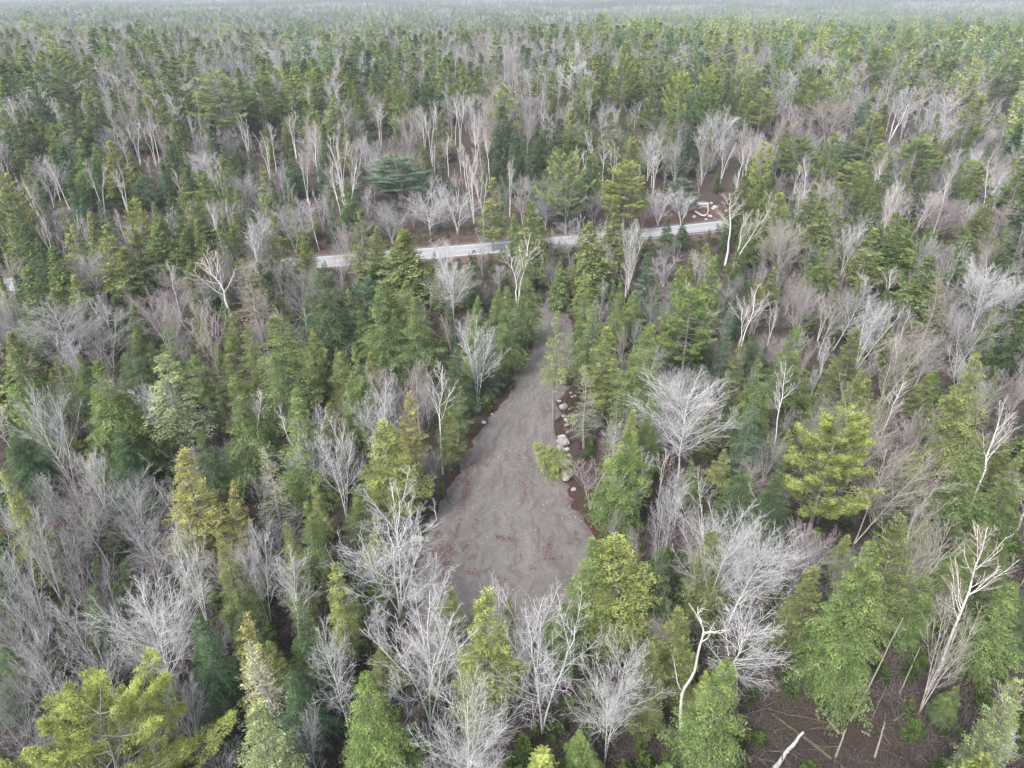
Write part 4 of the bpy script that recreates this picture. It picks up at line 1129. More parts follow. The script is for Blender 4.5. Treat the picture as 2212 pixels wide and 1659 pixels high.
# ------------------------------------------------------------------ ground
def grid_mesh(name, xs, ys, mat, zf):
    X, Y = np.meshgrid(xs, ys); Z = zf(X, Y)
    V = np.stack([X, Y, Z], -1).reshape(-1, 3); nx = len(xs); ny = len(ys)
    i = np.arange(nx * ny).reshape(ny, nx)
    Q = np.stack([i[:-1, :-1], i[:-1, 1:], i[1:, 1:], i[1:, :-1]], -1).reshape(-1, 4)
    me = make_mesh(name, V, Q, [mat], smooth=True)
    o = bpy.data.objects.new(name, me); col.objects.link(o); o['kind'] = 'structure'
    return o
def ground_material():
    m, n, l = new_mat('forest_floor')
    tc = n.new('ShaderNodeTexCoord'); P = tc.outputs['Object']
    f1 = noise(n, l, 0.11, 4, P, 0.6); f2 = noise(n, l, 1.7, 5, P, 0.7); f3 = noise(n, l, 14.0, 4, P, 0.75)
    c = mixc(n, l, 'MIX', mrange(n, l, f1, 0.38, 0.62, 0, 1), (0.040, 0.029, 0.026, 1), (0.064, 0.038, 0.031, 1))
    c = mixc(n, l, 'MIX', mrange(n, l, f2, 0.35, 0.7, 0, 0.85), c, (0.060, 0.045, 0.038, 1))
    c = mixc(n, l, 'MIX', mrange(n, l, f3, 0.52, 0.72, 0, 0.8), c, (0.13, 0.09, 0.075, 1))
    moss = noise(n, l, 0.45, 3, P, 0.6)
    c = mixc(n, l, 'MIX', mrange(n, l, moss, 0.63, 0.72, 0, 0.55), c, (0.085, 0.10, 0.03, 1))
    b = n.new('ShaderNodeBump'); b.inputs['Strength'].default_value = 0.9; b.inputs['Distance'].default_value = 0.12; l.new(f3, b.inputs['Height'])
    p = n.new('ShaderNodeBsdfPrincipled'); p.inputs['Roughness'].default_value = 0.95; l.new(c, p.inputs['Base Color']); l.new(b.outputs[0], p.inputs['Normal'])
    o = n.new('ShaderNodeOutputMaterial'); l.new(p.outputs[0], o.inputs['Surface'])
    return m
M_GROUND = ground_material()
def axis(lim, fine, step, grow=1.13):
    v = [0.0]; s = step
    while v[-1] < lim:
        if v[-1] > fine: s *= grow
        v.append(v[-1] + s)
    return v
ya = [-(q) for q in axis(4000, 5, 4.0, 1.4)[1:]][::-1] + axis(12000, 260, 2.5)
xa = axis(12000, 190, 2.5); xa = [-q for q in xa[1:]][::-1] + xa
grid_mesh('ground', xa, ya, M_GROUND, ground)

def ribbon(name, L, Rr, z, mat, sub=4, crown=0.0):
    """sheet between two edge lines, finely divided, following the land"""
    n = len(L); V = []
    k = 9
    LL, RR = [], []
    for i in range(n - 1):
        for q in range(sub):
            f = q / sub
            LL.append([L[i][j] * (1 - f) + L[i + 1][j] * f for j in (0, 1)]); RR.append([Rr[i][j] * (1 - f) + Rr[i + 1][j] * f for j in (0, 1)])
    LL.append(L[-1]); RR.append(Rr[-1])
    for a, b in zip(LL, RR):
        for q in range(k):
            f = q / (k - 1); x = a[0] * (1 - f) + b[0] * f; y = a[1] * (1 - f) + b[1] * f
            V.append((x, y, float(ground(x, y)) + z + crown * (1 - (2 * f - 1) ** 2)))
    N = len(LL); i = np.arange(N * k).reshape(N, k)
    Q = np.stack([i[:-1, :-1], i[:-1, 1:], i[1:, 1:], i[1:, :-1]], -1).reshape(-1, 4)
    acr = np.tile(np.arange(k) / (k - 1), N)
    cen = (np.array(LL) + np.array(RR)) / 2; alg = np.repeat(np.r_[0, np.cumsum(np.hypot(*np.diff(cen, axis=0).T))], k)
    me = make_mesh(name, V, Q, [mat], attrs={'across': acr, 'along': alg}, smooth=True)
    o = bpy.data.objects.new(name, me); col.objects.link(o); o['kind'] = 'structure'
    return o
def gravel_material():
    m, n, l = new_mat('gravel_surface')
    tc = n.new('ShaderNodeTexCoord'); P = tc.outputs['Object']
    big = noise(n, l, 0.16, 3, P, 0.55); mid = noise(n, l, 0.9, 6, P, 0.75); fine = noise(n, l, 4.0, 7, P, 0.9)
    c = mixc(n, l, 'MIX', mrange(n, l, big, 0.35, 0.65, 0, 1), (0.127, 0.118, 0.114, 1), (0.170, 0.159, 0.154, 1))
    c = mixc(n, l, 'MIX', mrange(n, l, mid, 0.50, 0.64, 0, 0.55), c, (0.115, 0.095, 0.092, 1))
    c = mixc(n, l, 'MIX', mrange(n, l, mid, 0.46, 0.34, 0, 0.45), c, (0.215, 0.200, 0.200, 1))
    # wheel ruts run along the drive
    cx = n.new('ShaderNodeCombineXYZ'); l.new(attr(n, 'across'), cx.inputs[0])
    al = n.new('ShaderNodeMath'); al.operation = 'MULTIPLY'; l.new(attr(n, 'along'), al.inputs[0]); al.inputs[1].default_value = 0.011
    l.new(al.outputs[0], cx.inputs[1])
    wv = n.new('ShaderNodeVectorMath'); wv.operation = 'SCALE'; l.new(cx.outputs[0], wv.inputs[0]); wv.inputs['Scale'].default_value = 9.0
    rut = noise(n, l, 1.5, 5, wv.outputs[0], 0.7)
    c = mixc(n, l, 'MIX', mrange(n, l, rut, 0.50, 0.59, 0, 0.75), c, (0.105, 0.088, 0.086, 1))
    c = mixc(n, l, 'MIX', mrange(n, l, rut, 0.42, 0.34, 0, 0.35), c, (0.225, 0.208, 0.208, 1))
    c = mixc(n, l, 'MIX', mrange(n, l, fine, 0.56, 0.66, 0, 0.7), c, (0.36, 0.33, 0.32, 1))
    c = mixc(n, l, 'MIX', mrange(n, l, fine, 0.45, 0.34, 0, 0.7), c, (0.065, 0.052, 0.050, 1))
    b = n.new('ShaderNodeBump'); b.inputs['Strength'].default_value = 0.8; b.inputs['Distance'].default_value = 0.05; l.new(fine, b.inputs['Height'])
    p = n.new('ShaderNodeBsdfPrincipled'); p.inputs['Roughness'].default_value = 0.92; l.new(c, p.inputs['Base Color']); l.new(b.outputs[0], p.inputs['Normal'])
    o = n.new('ShaderNodeOutputMaterial'); l.new(p.outputs[0], o.inputs['Surface'])
    return m
def simple_mat(name, colr, rough=0.8, var=0.25, scale=3.0, bump=0.3, detail=4, metal=0.0):
    m, n, l = new_mat(name)
    tc = n.new('ShaderNodeTexCoord')
    f = noise(n, l, scale, detail, tc.outputs['Object'], 0.65)
    c = mixc(n, l, 'MIX', mrange(n, l, f, 0.3, 0.7, 0, 1), (*[v * (1 - var) for v in colr], 1), (*[min(1, v * (1 + var)) for v in colr], 1))
    b = n.new('ShaderNodeBump'); b.inputs['Strength'].default_value = bump; b.inputs['Distance'].default_value = 0.05; l.new(f, b.inputs['Height'])
    p = n.new('ShaderNodeBsdfPrincipled'); p.inputs['Roughness'].default_value = rough; p.inputs['Metallic'].default_value = metal
    l.new(c, p.inputs['Base Color']); l.new(b.outputs[0], p.inputs['Normal'])
    o = n.new('ShaderNodeOutputMaterial'); l.new(p.outputs[0], o.inputs['Surface'])
    return m
rg = np.random.default_rng(3)
def rough_edge(line, amp):
    out = []
    for i in range(len(line) - 1):
        for q in range(5):
            f = q / 5; out.append((line[i][0] * (1 - f) + line[i + 1][0] * f + rg.normal(0, amp), line[i][1] * (1 - f) + line[i + 1][1] * f + rg.normal(0, amp * 0.5)))
    out.append(line[-1]); return out
LE = [(p[0] - 1.8 - 0.4 * i, p[1]) for i, p in enumerate(DRIVE_TAIL[::-1])] + DL
RE = [(p[0] + 1.8 + 0.4 * i, p[1]) for i, p in enumerate(DRIVE_TAIL[::-1])] + DR
ribbon('gravel_driveway', rough_edge(LE, 0.42), rough_edge(RE, 0.42), 0.035, gravel_material(), sub=1, crown=0.03)

# the paved road
def offset_line(d): 
    out = []
    for x, y in ROAD:
        s = _k[0] + 0.0007 * x; q = math.hypot(1, s); out.append((x - s / q * d, y + 1 / q * d))
    return out
M_ASPH = simple_mat('worn_asphalt', (0.30, 0.31, 0.335), 0.9, 0.12, 2.0, 0.2)
M_SHOULDER = simple_mat('shoulder', (0.13, 0.125, 0.135), 0.95, 0.2, 3.0)
M_WHITE = simple_mat('white_paint', (0.75, 0.75, 0.75), 0.6, 0.08)
M_YEL = simple_mat('yellow_paint', (0.62, 0.47, 0.28), 0.6, 0.1)
ribbon('road_shoulder', offset_line(5.3), offset_line(-5.0), 0.030, M_SHOULDER, 1)
ribbon('road', offset_line(4.0), offset_line(-4.0), 0.038, M_ASPH, 1)
ribbon('road_edge_line', offset_line(3.55), offset_line(3.37), 0.046, M_WHITE, 1)
ribbon('road_edge_line', offset_line(-3.37), offset_line(-3.55), 0.046, M_WHITE, 1)
ribbon('road_centre_line', offset_line(0.26), offset_line(0.12), 0.046, M_YEL, 1)
ribbon('road_centre_line', offset_line(-0.12), offset_line(-0.26), 0.046, M_YEL, 1)
ribbon('leafy_bank', offset_line(15.5), offset_line(5.2), 0.022, simple_mat('red_leaf_litter', (0.095, 0.055, 0.043), 0.95, 0.45, 1.4, 0.8, 6), 1)
ribbon('near_verge', offset_line(-4.9), offset_line(-9.0), 0.022, simple_mat('rusty_verge', (0.13, 0.078, 0.055), 0.95, 0.4, 1.1, 0.8, 6), 1)
# a side lane glimpsed through the birches at left
sl = [on_plane(px, py) for px, py in ((120, 470), (190, 462), (250, 456), (330, 447))]
ribbon('side_road', [(x, y + 2.6) for x, y in sl], [(x, y - 2.6) for x, y in sl], 0.04, simple_mat('dark_asphalt', (0.10, 0.10, 0.11)), 4)

# ------------------------------------------------------------------ guardrail
def box(G, c, s, ax=(1, 0), m=0):
    ux = np.array([ax[0], ax[1], 0.0]); ux /= np.linalg.norm(ux); uy = np.array([-ux[1], ux[0], 0]); uz = np.array([0, 0, 1.0])
    V = [np.array(c) + ux * a * s[0] / 2 + uy * b * s[1] / 2 + uz * d * s[2] / 2 for a in (-1, 1) for b in (-1, 1) for d in (-1, 1)]
    Q = [(0, 1, 3, 2), (4, 6, 7, 5), (0, 4, 5, 1), (2, 3, 7, 6), (0, 2, 6, 4), (1, 5, 7, 3)]
    G.add(V, Q, m=m)
M_STEEL = simple_mat('galvanised_steel', (0.30, 0.31, 0.33), 0.45, 0.15, 4.0, 0.1, metal=0.6)
M_POST = simple_mat('rail_post', (0.12, 0.11, 0.105), 0.9)
def guardrail(x0, x1, label):
    line = [(x, road_y(x) - 5.0) for x in np.arange(x0, x1 + 0.1, 3.8)]
    e = bpy.data.objects.new('guardrail', None); col.objects.link(e); e.location = (line[0][0], line[0][1], 0)
    e['label'] = label; e['category'] = 'guardrail'
    G = Geo(); n = len(line)
    prof = [(0.00, 0.45), (0.05, 0.49), (0.0, 0.56), (0.0, 0.60), (0.05, 0.67), (0.0, 0.74), (-0.02, 0.74), (0.03, 0.67), (-0.02, 0.60), (-0.02, 0.56), (0.03, 0.49), (-0.02, 0.45)]
    V = [(x - line[0][0], y - line[0][1] - a, b + 0.03) for x, y in line for a, b in prof]
    k = len(prof); Q = [(i * k + j, i * k + (j + 1) % k, (i + 1) * k + (j + 1) % k, (i + 1) * k + j) for i in range(n - 1) for j in range(k)]
    G.add(V, Q); o = bpy.data.objects.new('rail', G.mesh('rail', [M_STEEL])); col.objects.link(o); o.parent = e
    G = Geo(); box(G, (0, 0, 0.22), (0.16, 0.16, 1.05)); pm = G.mesh('post', [M_POST])
    for x, y in line:
        o = bpy.data.objects.new('post', pm); col.objects.link(o); o.parent = e; o.location = (x - line[0][0], y - line[0][1] - 0.16, 0)
guardrail(8.0, 62.0, 'low steel guardrail along the near side of the road behind the hemlocks')

# ------------------------------------------------------------------ boulders, slabs, stone ring
def rock_mesh(seed, sx, sy, sz, mat, angular=0.25, cuts=9):
    import bmesh
    rr = random.Random(seed)
    bm = bmesh.new(); bmesh.ops.create_icosphere(bm, subdivisions=4, radius=1.0)
    planes = []
    for _ in range(cuts):
        v = Vector((rr.gauss(0, 1), rr.gauss(0, 1), rr.gauss(0, 1))).normalized(); planes.append((v, rr.uniform(1 - angular * 1.3, 1 - angular * 0.2)))
    ph = [rr.uniform(0, 6) for _ in range(6)]
    for v in bm.verts:
        c = v.co.copy()
        for pn, d in planes:
            k = c.dot(pn)
            if k > d: c -= pn * (k - d) * 0.9
        c *= 1 + 0.05 * math.sin(3 * c.x + ph[0]) * math.sin(3 * c.y + ph[1]) + 0.02 * math.sin(9 * c.x + ph[2]) * math.sin(8 * c.z + ph[3]) + 0.012 * math.sin(19 * c.y + ph[4]) * math.sin(17 * c.x + ph[5])
        v.co = Vector((c.x * sx, c.y * sy, c.z * sz))
    me = bpy.data.meshes.new('rock'); bm.to_mesh(me); bm.free()
    me.polygons.foreach_set('use_smooth', [True] * len(me.polygons)); me.materials.append(mat)
    return me
def stone_mat(name, colr):
    m, n, l = new_mat(name)
    tc = n.new('ShaderNodeTexCoord'); P = tc.outputs['Object']
    f1 = noise(n, l, 2.2, 5, P, 0.6); f2 = noise(n, l, 9, 5, P, 0.75)
    c = mixc(n, l, 'MIX', mrange(n, l, f1, 0.35, 0.65, 0, 1), (*[v * 0.68 for v in colr], 1), (*colr, 1))
    c = mixc(n, l, 'MIX', mrange(n, l, f2, 0.55, 0.7, 0, 0.7), c, (0.12, 0.11, 0.10, 1))
    c = mixc(n, l, 'MIX', mrange(n, l, f2, 0.42, 0.30, 0, 0.6), c, (*[min(1, v * 1.35) for v in colr], 1))
    b = n.new('ShaderNodeBump'); b.inputs['Strength'].default_value = 0.7; b.inputs['Distance'].default_value = 0.06; l.new(f2, b.inputs['Height'])
    p = n.new('ShaderNodeBsdfPrincipled'); p.inputs['Roughness'].default_value = 0.9; l.new(c, p.inputs['Base Color']); l.new(b.outputs[0], p.inputs['Normal'])
    o = n.new('ShaderNodeOutputMaterial'); l.new(p.outputs[0], o.inputs['Surface'])
    return m
ST = {'grey': stone_mat('grey_granite', (0.40, 0.40, 0.42)), 'pale': stone_mat('pale_granite', (0.42, 0.415, 0.41)), 'tan': stone_mat('tan_stone', (0.42, 0.31, 0.22)), 'brown': stone_mat('brown_granite', (0.31, 0.285, 0.28)), 'white': stone_mat('white_stone', (0.50, 0.50, 0.53))}
ROCKS = [
 (1208, 868, 10, 0.8, 0.6, 'grey', 0.2, 'small grey stone just above the topmost grey boulder'),
 (1226, 935, 10, 0.8, 0.6, 'grey', 0.9, 'small grey stone in the gap above the group of four boulders'),
 (1228, 985, 11, 0.7, 0.6, 'grey', 0.4, 'small grey stone in the gap below the group of four boulders'),
 (1230, 1012, 11, 0.8, 0.6, 'pale', 0.1, 'small pale stone right of the curved grey rock'),
 (1238, 1058, 14, 0.8, 0.6, 'grey', 0.6, 'grey stone just below the largest pale whitish boulder'),  # px, py, width px, depth ratio, height ratio, stone, yaw, label
 (1217, 881, 20, 0.95, 0.75, 'grey', 0.3, 'rounded grey boulder at the top of the boulder row'),
 (1232, 884, 9, 1.4, 0.7, 'tan', 2.2, 'small tan stone against the topmost grey boulder'),
 (1218, 900, 15, 0.7, 0.5, 'grey', 0.5, 'small grey rock among brush below the topmost boulder'),
 (1232, 901, 13, 0.7, 0.7, 'pale', 0.0, 'pale rounded stone under the low green twig'),
 (1226, 911, 20, 0.55, 0.6, 'grey', -0.5, 'oblong light grey rock lying aslant in the upper heap'),
 (1224, 920, 12, 0.8, 0.6, 'tan', 0.2, 'cream-tan stone at the bottom of the upper heap'),
 (1215, 947, 22, 0.6, 0.6, 'pale', -0.1, 'flat pale boulder, first of the group of four'),
 (1217, 959, 34, 0.62, 0.62, 'brown', -0.1, 'large brownish oval boulder in the middle of the group of four'),
 (1211, 971, 21, 0.8, 0.8, 'brown', 0.4, 'dark-sided boulder tucked under the large brownish oval one'),
 (1224, 972, 14, 0.6, 0.6, 'pale', 0.0, 'small pale stone right under the large brownish oval boulder'),
 (1220, 997, 16, 0.5, 0.5, 'pale', 0.35, 'thin pale rock above the curved grey one'),
 (1215, 1008, 22, 0.6, 0.6, 'grey', -0.5, 'curved grey rock near the overhanging green branch'),
 (1212, 1018, 15, 0.7, 0.5, 'grey', -0.2, 'low grey rock behind the overhanging green branch'),
 (1221, 1033, 28, 1.15, 0.85, 'pale', 0.2, 'largest pale whitish boulder with dark seams at the bottom of the row'),
 (1236, 858, 7, 0.8, 0.6, 'pale', 0.1, 'tiny pale stone above the boulder row'),
 (1243, 856, 8, 0.8, 0.6, 'pale', 0.1, 'tiny white stone near the top end of the brush strip'),
 (1233, 850, 8, 0.7, 0.6, 'tan', 0.8, 'tiny tan stone near the top end of the brush strip'),
 (1104, 838, 8, 0.8, 0.7, 'pale', 0.0, 'small pale stone on the left edge of the driveway'),
 (1063, 896, 7, 0.8, 0.7, 'tan', 0.0, 'small brownish stone on the left edge of the driveway'),
 (1045, 914, 10, 0.9, 0.7, 'white', 0.3, 'broken white rock on the left verge beside the plank'),
 (1030, 888, 26, 0.7, 0.6, 'grey', 0.1, 'dull grey rock in the shade under the dark hemlock'),
 (918, 1141, 34, 0.85, 0.40, 'grey', 0.8, 'angular bluish-grey slab at the left corner of the pad'),
 (902, 1165, 30, 0.8, 0.45, 'grey', 0.2, 'grey slab just below the angular bluish one'),
 (890, 1205, 36, 0.7, 0.5, 'grey', 0.1, 'grey boulder seen through the limbs of the wide pale maple'),
 (872, 1222, 30, 0.7, 0.6, 'grey', 0.5, 'pale grey boulder left of the one seen through the limbs'),
 (893, 1262, 30, 0.7, 0.5, 'grey', -0.4, 'bluish-grey slab above the big mottled boulder'),
 (901, 1290, 46, 0.95, 0.5, 'pale', 0.2, 'big mottled flat boulder at the lower left of the pad'),
 (898, 1324, 22, 0.8, 0.6, 'grey', -0.5, 'small bluish rock below the big mottled boulder'),
 (1505, 1165+320, 0, 1, 1, 'grey', 0, ''),
 (1835, 1652, 0, 1, 1, 'grey', 0, ''),
 (1820, 1497, 50, 0.75, 0.45, 'brown', 0.0, 'low mossy brown rock on the floor below the big bright green hemlock'),
 (1300, 1617, 22, 1.3, 0.6, 'pale', 0.6, 'pale rock on the ground below the small round bare tree'),
 (1500, 470, 9, 0.8, 0.8, 'white', 0.2, 'white rock at the left end of the stone ring'),
 (1543, 451, 14, 0.8, 0.9, 'white', 0.2, 'white rock outside the right side of the stone ring'),
 (1537, 438, 7, 0.8, 0.9, 'white', 0.2, 'small white rock at the upper right of the stone ring'),
 (1533, 468, 10, 0.8, 0.7, 'white', -0.4, 'white rock at the lower right corner of the stone ring'),
 (1525, 475, 9, 0.6, 0.5, 'white', 0.4, 'flat white rock in front of the stone ring'),
 (1569, 457, 9, 0.8, 0.8, 'pale', 0.0, 'lone pale rock apart to the right of the stone ring'),
]
for i, (px, py, wpx, dr, hr, st, yaw, lb) in enumerate(ROCKS):
    if not lb: continue
    gy = on_plane(px, py)
    z0 = float(ground(*gy)); gy = on_plane(px, py, z0); zc = project(gy[0], gy[1], z0)[2]
    w = wpx * zc / FPX * 1.0
    me = rock_mesh(40 + i, w / 2, w * dr / 2, w * hr / 2, ST[st], 0.42 if 'slab' in lb or 'angular' in lb else 0.30)
    me.name = 'boulder'
    o = bpy.data.objects.new('slab_rock' if 'slab' in lb else ('boulder' if w > 0.8 else 'stone'), me); col.objects.link(o)
    o.location = (gy[0], gy[1], float(ground(*gy)) + w * hr * 0.24 + 0.02); o.rotation_euler = (0.08 * (i % 3 - 1), 0.06, yaw)
    o['label'] = lb; o['category'] = 'slab' if 'slab' in lb else ('boulder' if w > 0.8 else 'stone')

# stone ring: a low U-shaped border of pale stone blocks with a grey slab lid behind
e = bpy.data.objects.new('stone_ring', None); col.objects.link(e)
rx, ry_ = on_plane(1522, 452); zr = float(ground(rx, ry_)); e.location = (rx, ry_, zr)
e['label'] = 'low curved ring of pale stone beyond the road with a grey slab at its back'; e['category'] = 'stone border'
def ring_part(name, pts, w, h, mat, seed):
    rr = np.random.default_rng(seed); P = []
    for (px, py) in pts:
        x, y = on_plane(px, py, zr); P.append((x - rx, y - ry_))
    P = np.array(P); d = np.r_[0, np.cumsum(np.hypot(*np.diff(P, axis=0).T))]
    n = max(8, int(d[-1] / 0.25)); s = np.linspace(0, d[-1], n)
    c = np.stack([np.interp(s, d, P[:, 0]), np.interp(s, d, P[:, 1])], 1); t = np.gradient(c, axis=0); t = t / np.linalg.norm(t, axis=1, keepdims=True); nn = np.stack([-t[:, 1], t[:, 0]], 1)
    ww = w / 2 * rr.uniform(0.8, 1.2, n); hh = h * rr.uniform(0.85, 1.1, n)
    pr = [(-1, 0), (-0.95, 0.75), (-0.6, 1), (0.6, 1), (0.95, 0.75), (1, 0)]
    V = [(c[i, 0] + nn[i, 0] * a * ww[i], c[i, 1] + nn[i, 1] * a * ww[i], b * hh[i] - 0.1) for i in range(n) for a, b in pr]
    k = 6; Q = [(i * k + j, i * k + (j + 1) % k, (i + 1) * k + (j + 1) % k, (i + 1) * k + j) for i in range(n - 1) for j in range(k)]
    Q += [(0, 1, 4, 5), (1, 2, 3, 4), ((n - 1) * k, (n - 1) * k + 5, (n - 1) * k + 4, (n - 1) * k + 1), ((n - 1) * k + 1, (n - 1) * k + 4, (n - 1) * k + 3, (n - 1) * k + 2)]
    G = Geo(); G.add(V, Q); o = bpy.data.objects.new(name, G.mesh(name, [mat])); col.objects.link(o); o.parent = e
ring_part('front_curb', [(1502, 458), (1508, 462), (1515, 466), (1522, 467), (1527, 465)], 0.45, 0.5, ST['white'], 1)
ring_part('side_curb', [(1528, 463), (1530, 456), (1529, 448), (1530, 440)], 0.45, 0.5, ST['pale'], 2)
ring_part('rear_curb', [(1510, 450), (1518, 447), (1528, 447.5)], 0.4, 0.45, ST['pale'], 3)
ring_part('cover_slab', [(1506, 442), (1516, 441.5), (1527, 441)], 2.4, 0.5, ST['grey'], 4)

# ------------------------------------------------------------------ fallen logs, snag, poles and planks
def log(name, a, b, r0, r1, mat, label, cat='log', za=0.12, zb=0.12, stubs=0, seed=1, wob=0.06, bpx=True):
    rr = np.random.default_rng(seed)
    A = np.array([*on_plane(*a, za), za]) if bpx else np.array(a, float)
    B = np.array([*on_plane(*b, zb), zb]) if bpx else np.array(b, float)
    A[2] += float(ground(A[0], A[1])); B[2] += float(ground(B[0], B[1]))
    n = 9; s = np.linspace(0, 1, n); L = np.linalg.norm(B - A)
    P = A + (B - A) * s[:, None] + np.cumsum(rr.normal(0, wob * L / n / 3, (n, 3)), axis=0)
    e = Vector(A); G = Geo()
    V, Q = tubes((P - A)[None], (r0 + (r1 - r0) * s)[None] * rr.uniform(0.9, 1.1, (1, n)), 8); G.add(V, Q)
    k = 8
    G.add(V[:k], [(0, 1, 2, 3), (0, 3, 4, 7), (4, 5, 6, 7)]); G.add(V[-k:], [(3, 2, 1, 0), (7, 4, 3, 0), (7, 6, 5, 4)])
    for q in range(stubs):
        f = rr.uniform(0.2, 0.95); p = np.array([np.interp(f, s, (P - A)[:, c]) for c in range(3)])
        d = unit(rr.normal(0, 1, 3) + np.array([0, 0, 0.6])); ln = rr.uniform(0.4, 1.3)
        pts = p + np.linspace(0, 1, 4)[:, None] * d * ln + np.cumsum(rr.normal(0, .05, (4, 3)), axis=0)
        V, Q = tubes(pts[None], (r1 * 0.55 * (1 - 0.7 * np.linspace(0, 1, 4)))[None], 4); G.add(V, Q)
    o = bpy.data.objects.new(name, G.mesh(name, [mat], True)); col.objects.link(o); o.location = e
    o['label'] = label; o['category'] = cat
    return o
M_DEAD = bark_mat('bleached_wood', fixed=(0.60, 0.60, 0.62), lo=0.5, hi=1.15)
M_MOSSY = bark_mat('mossy_log', fixed=(0.10, 0.088, 0.045), lo=0.5, hi=1.5)
M_BROWN = bark_mat('brown_wood', fixed=(0.15, 0.10, 0.075))
M_PALEB = bark_mat('pale_birch_pole', fixed=(0.25, 0.235, 0.215), birch=True)
M_GREYW = bark_mat('grey_wood', fixed=(0.14, 0.13, 0.125))
log('fallen_log', (1672, 1662), (1731, 1576), 0.20, 0.10, M_DEAD, 'bleached grey-white dead log at the bottom edge with broken stubs', za=0.3, zb=1.1, stubs=4, seed=4, wob=0.25)
log('fallen_log', (1668, 1540), (1845, 1672), 0.12, 0.17, M_MOSSY, 'long mossy brown log running down to the right under the bleached one', seed=5, wob=0.12)
log('fallen_log', (1702, 1452), (1738, 1480), 0.11, 0.09, M_GREYW, 'short grey log below the drooping limbs of the spreading bare tree', seed=6)
log('fallen_log', (1788, 1549), (1813, 1582), 0.07, 0.05, M_DEAD, 'thin white broken pole right of the bleached log', seed=7)
log('fallen_log', (1864, 1577), (1880, 1587), 0.09, 0.07, M_DEAD, 'short white chunk of birch on the brown floor', seed=8)
log('fallen_log', (1662, 1530), (1790, 1563), 0.05, 0.04, M_BROWN, 'thin reddish broken branch across the mossy log', seed=9, wob=0.3)
log('fallen_log', (1930, 1556), (1985, 1520), 0.10, 0.06, M_GREYW, 'grey log lying aslant left of the mossy forked trunk', seed=10, za=0.2, zb=0.7)
log('fallen_log', (2020, 1545), (1996, 1590), 0.14, 0.12, M_GREYW, 'dark grey log behind the forked mossy trunk', seed=12)
log('fallen_log', (1725, 1619), (1782, 1617), 0.045, 0.03, M_BROWN, 'small orange-brown split branch near the bottom edge', seed=13)
log('fallen_log', (1895, 1565), (1925, 1608), 0.05, 0.04, M_GREYW, 'thin pole among brush right of the white chunk', seed=14)
log('fallen_branch', (1022, 905), (1050, 907), 0.06, 0.04, M_BROWN, 'tan broken branch on the left verge of the driveway', cat='branch', seed=15)
log('fallen_branch', (1238, 1000), (1262, 985), 0.05, 0.03, M_BROWN, 'dark bent branch beside the curved grey rock', cat='branch', seed=16, wob=0.3)
log('fallen_branch', (1215, 927), (1243, 929), 0.05, 0.03, M_GREYW, 'grey stick below the upper heap of rocks', cat='branch', seed=17)
# standing dead poles in the clearing at lower right: foot pixel, top pixel, top height
def pole(foot, top, h, r, mat, label, seed, stubs=0, name='dead_pole'):
    f = on_plane(*foot); t = on_plane(*top, h)
    return log(name, (f[0], f[1], 0.0), (t[0], t[1], h), r, r * 0.45, mat, label, cat='dead tree', stubs=stubs, seed=seed, bpx=False, wob=0.08)
pole((1838, 1556), (1952, 1335), 8.5, 0.085, M_PALEB, 'longest thin leaning birch pole in front of the big bright green hemlock', 21, 6)
pole((1805, 1636), (1828, 1575), 2.2, 0.11, M_PALEB, 'broken birch stub at the foot of the longest leaning pole', 22)
pole((1882, 1555), (1918, 1478), 3.2, 0.05, M_GREYW, 'short thin pole right of the longest leaning one', 23)
pole((1942, 1500), (1986, 1398), 4.2, 0.07, M_PALEB, 'second speckled pole right of the big bright green hemlock', 24)
pole((1986, 1530), (2045, 1415), 4.6, 0.06, M_GREYW, 'third thin grey pole, left of the mossy forked trunk', 25, 3)
pole((1890, 1634), (1912, 1558), 2.8, 0.11, M_PALEB, 'thick broken speckled stub in the middle of the clearing', 26)
pole((2150, 1650), (2180, 1560), 3.0, 0.12, M_PALEB, 'pale broken trunk at the lower right corner', 27, 2)
pole((1217, 925), (1222, 805), 8.0, 0.035, M_GREYW, 'very thin bare pole standing beside the boulders and the see-through hemlock', 28)

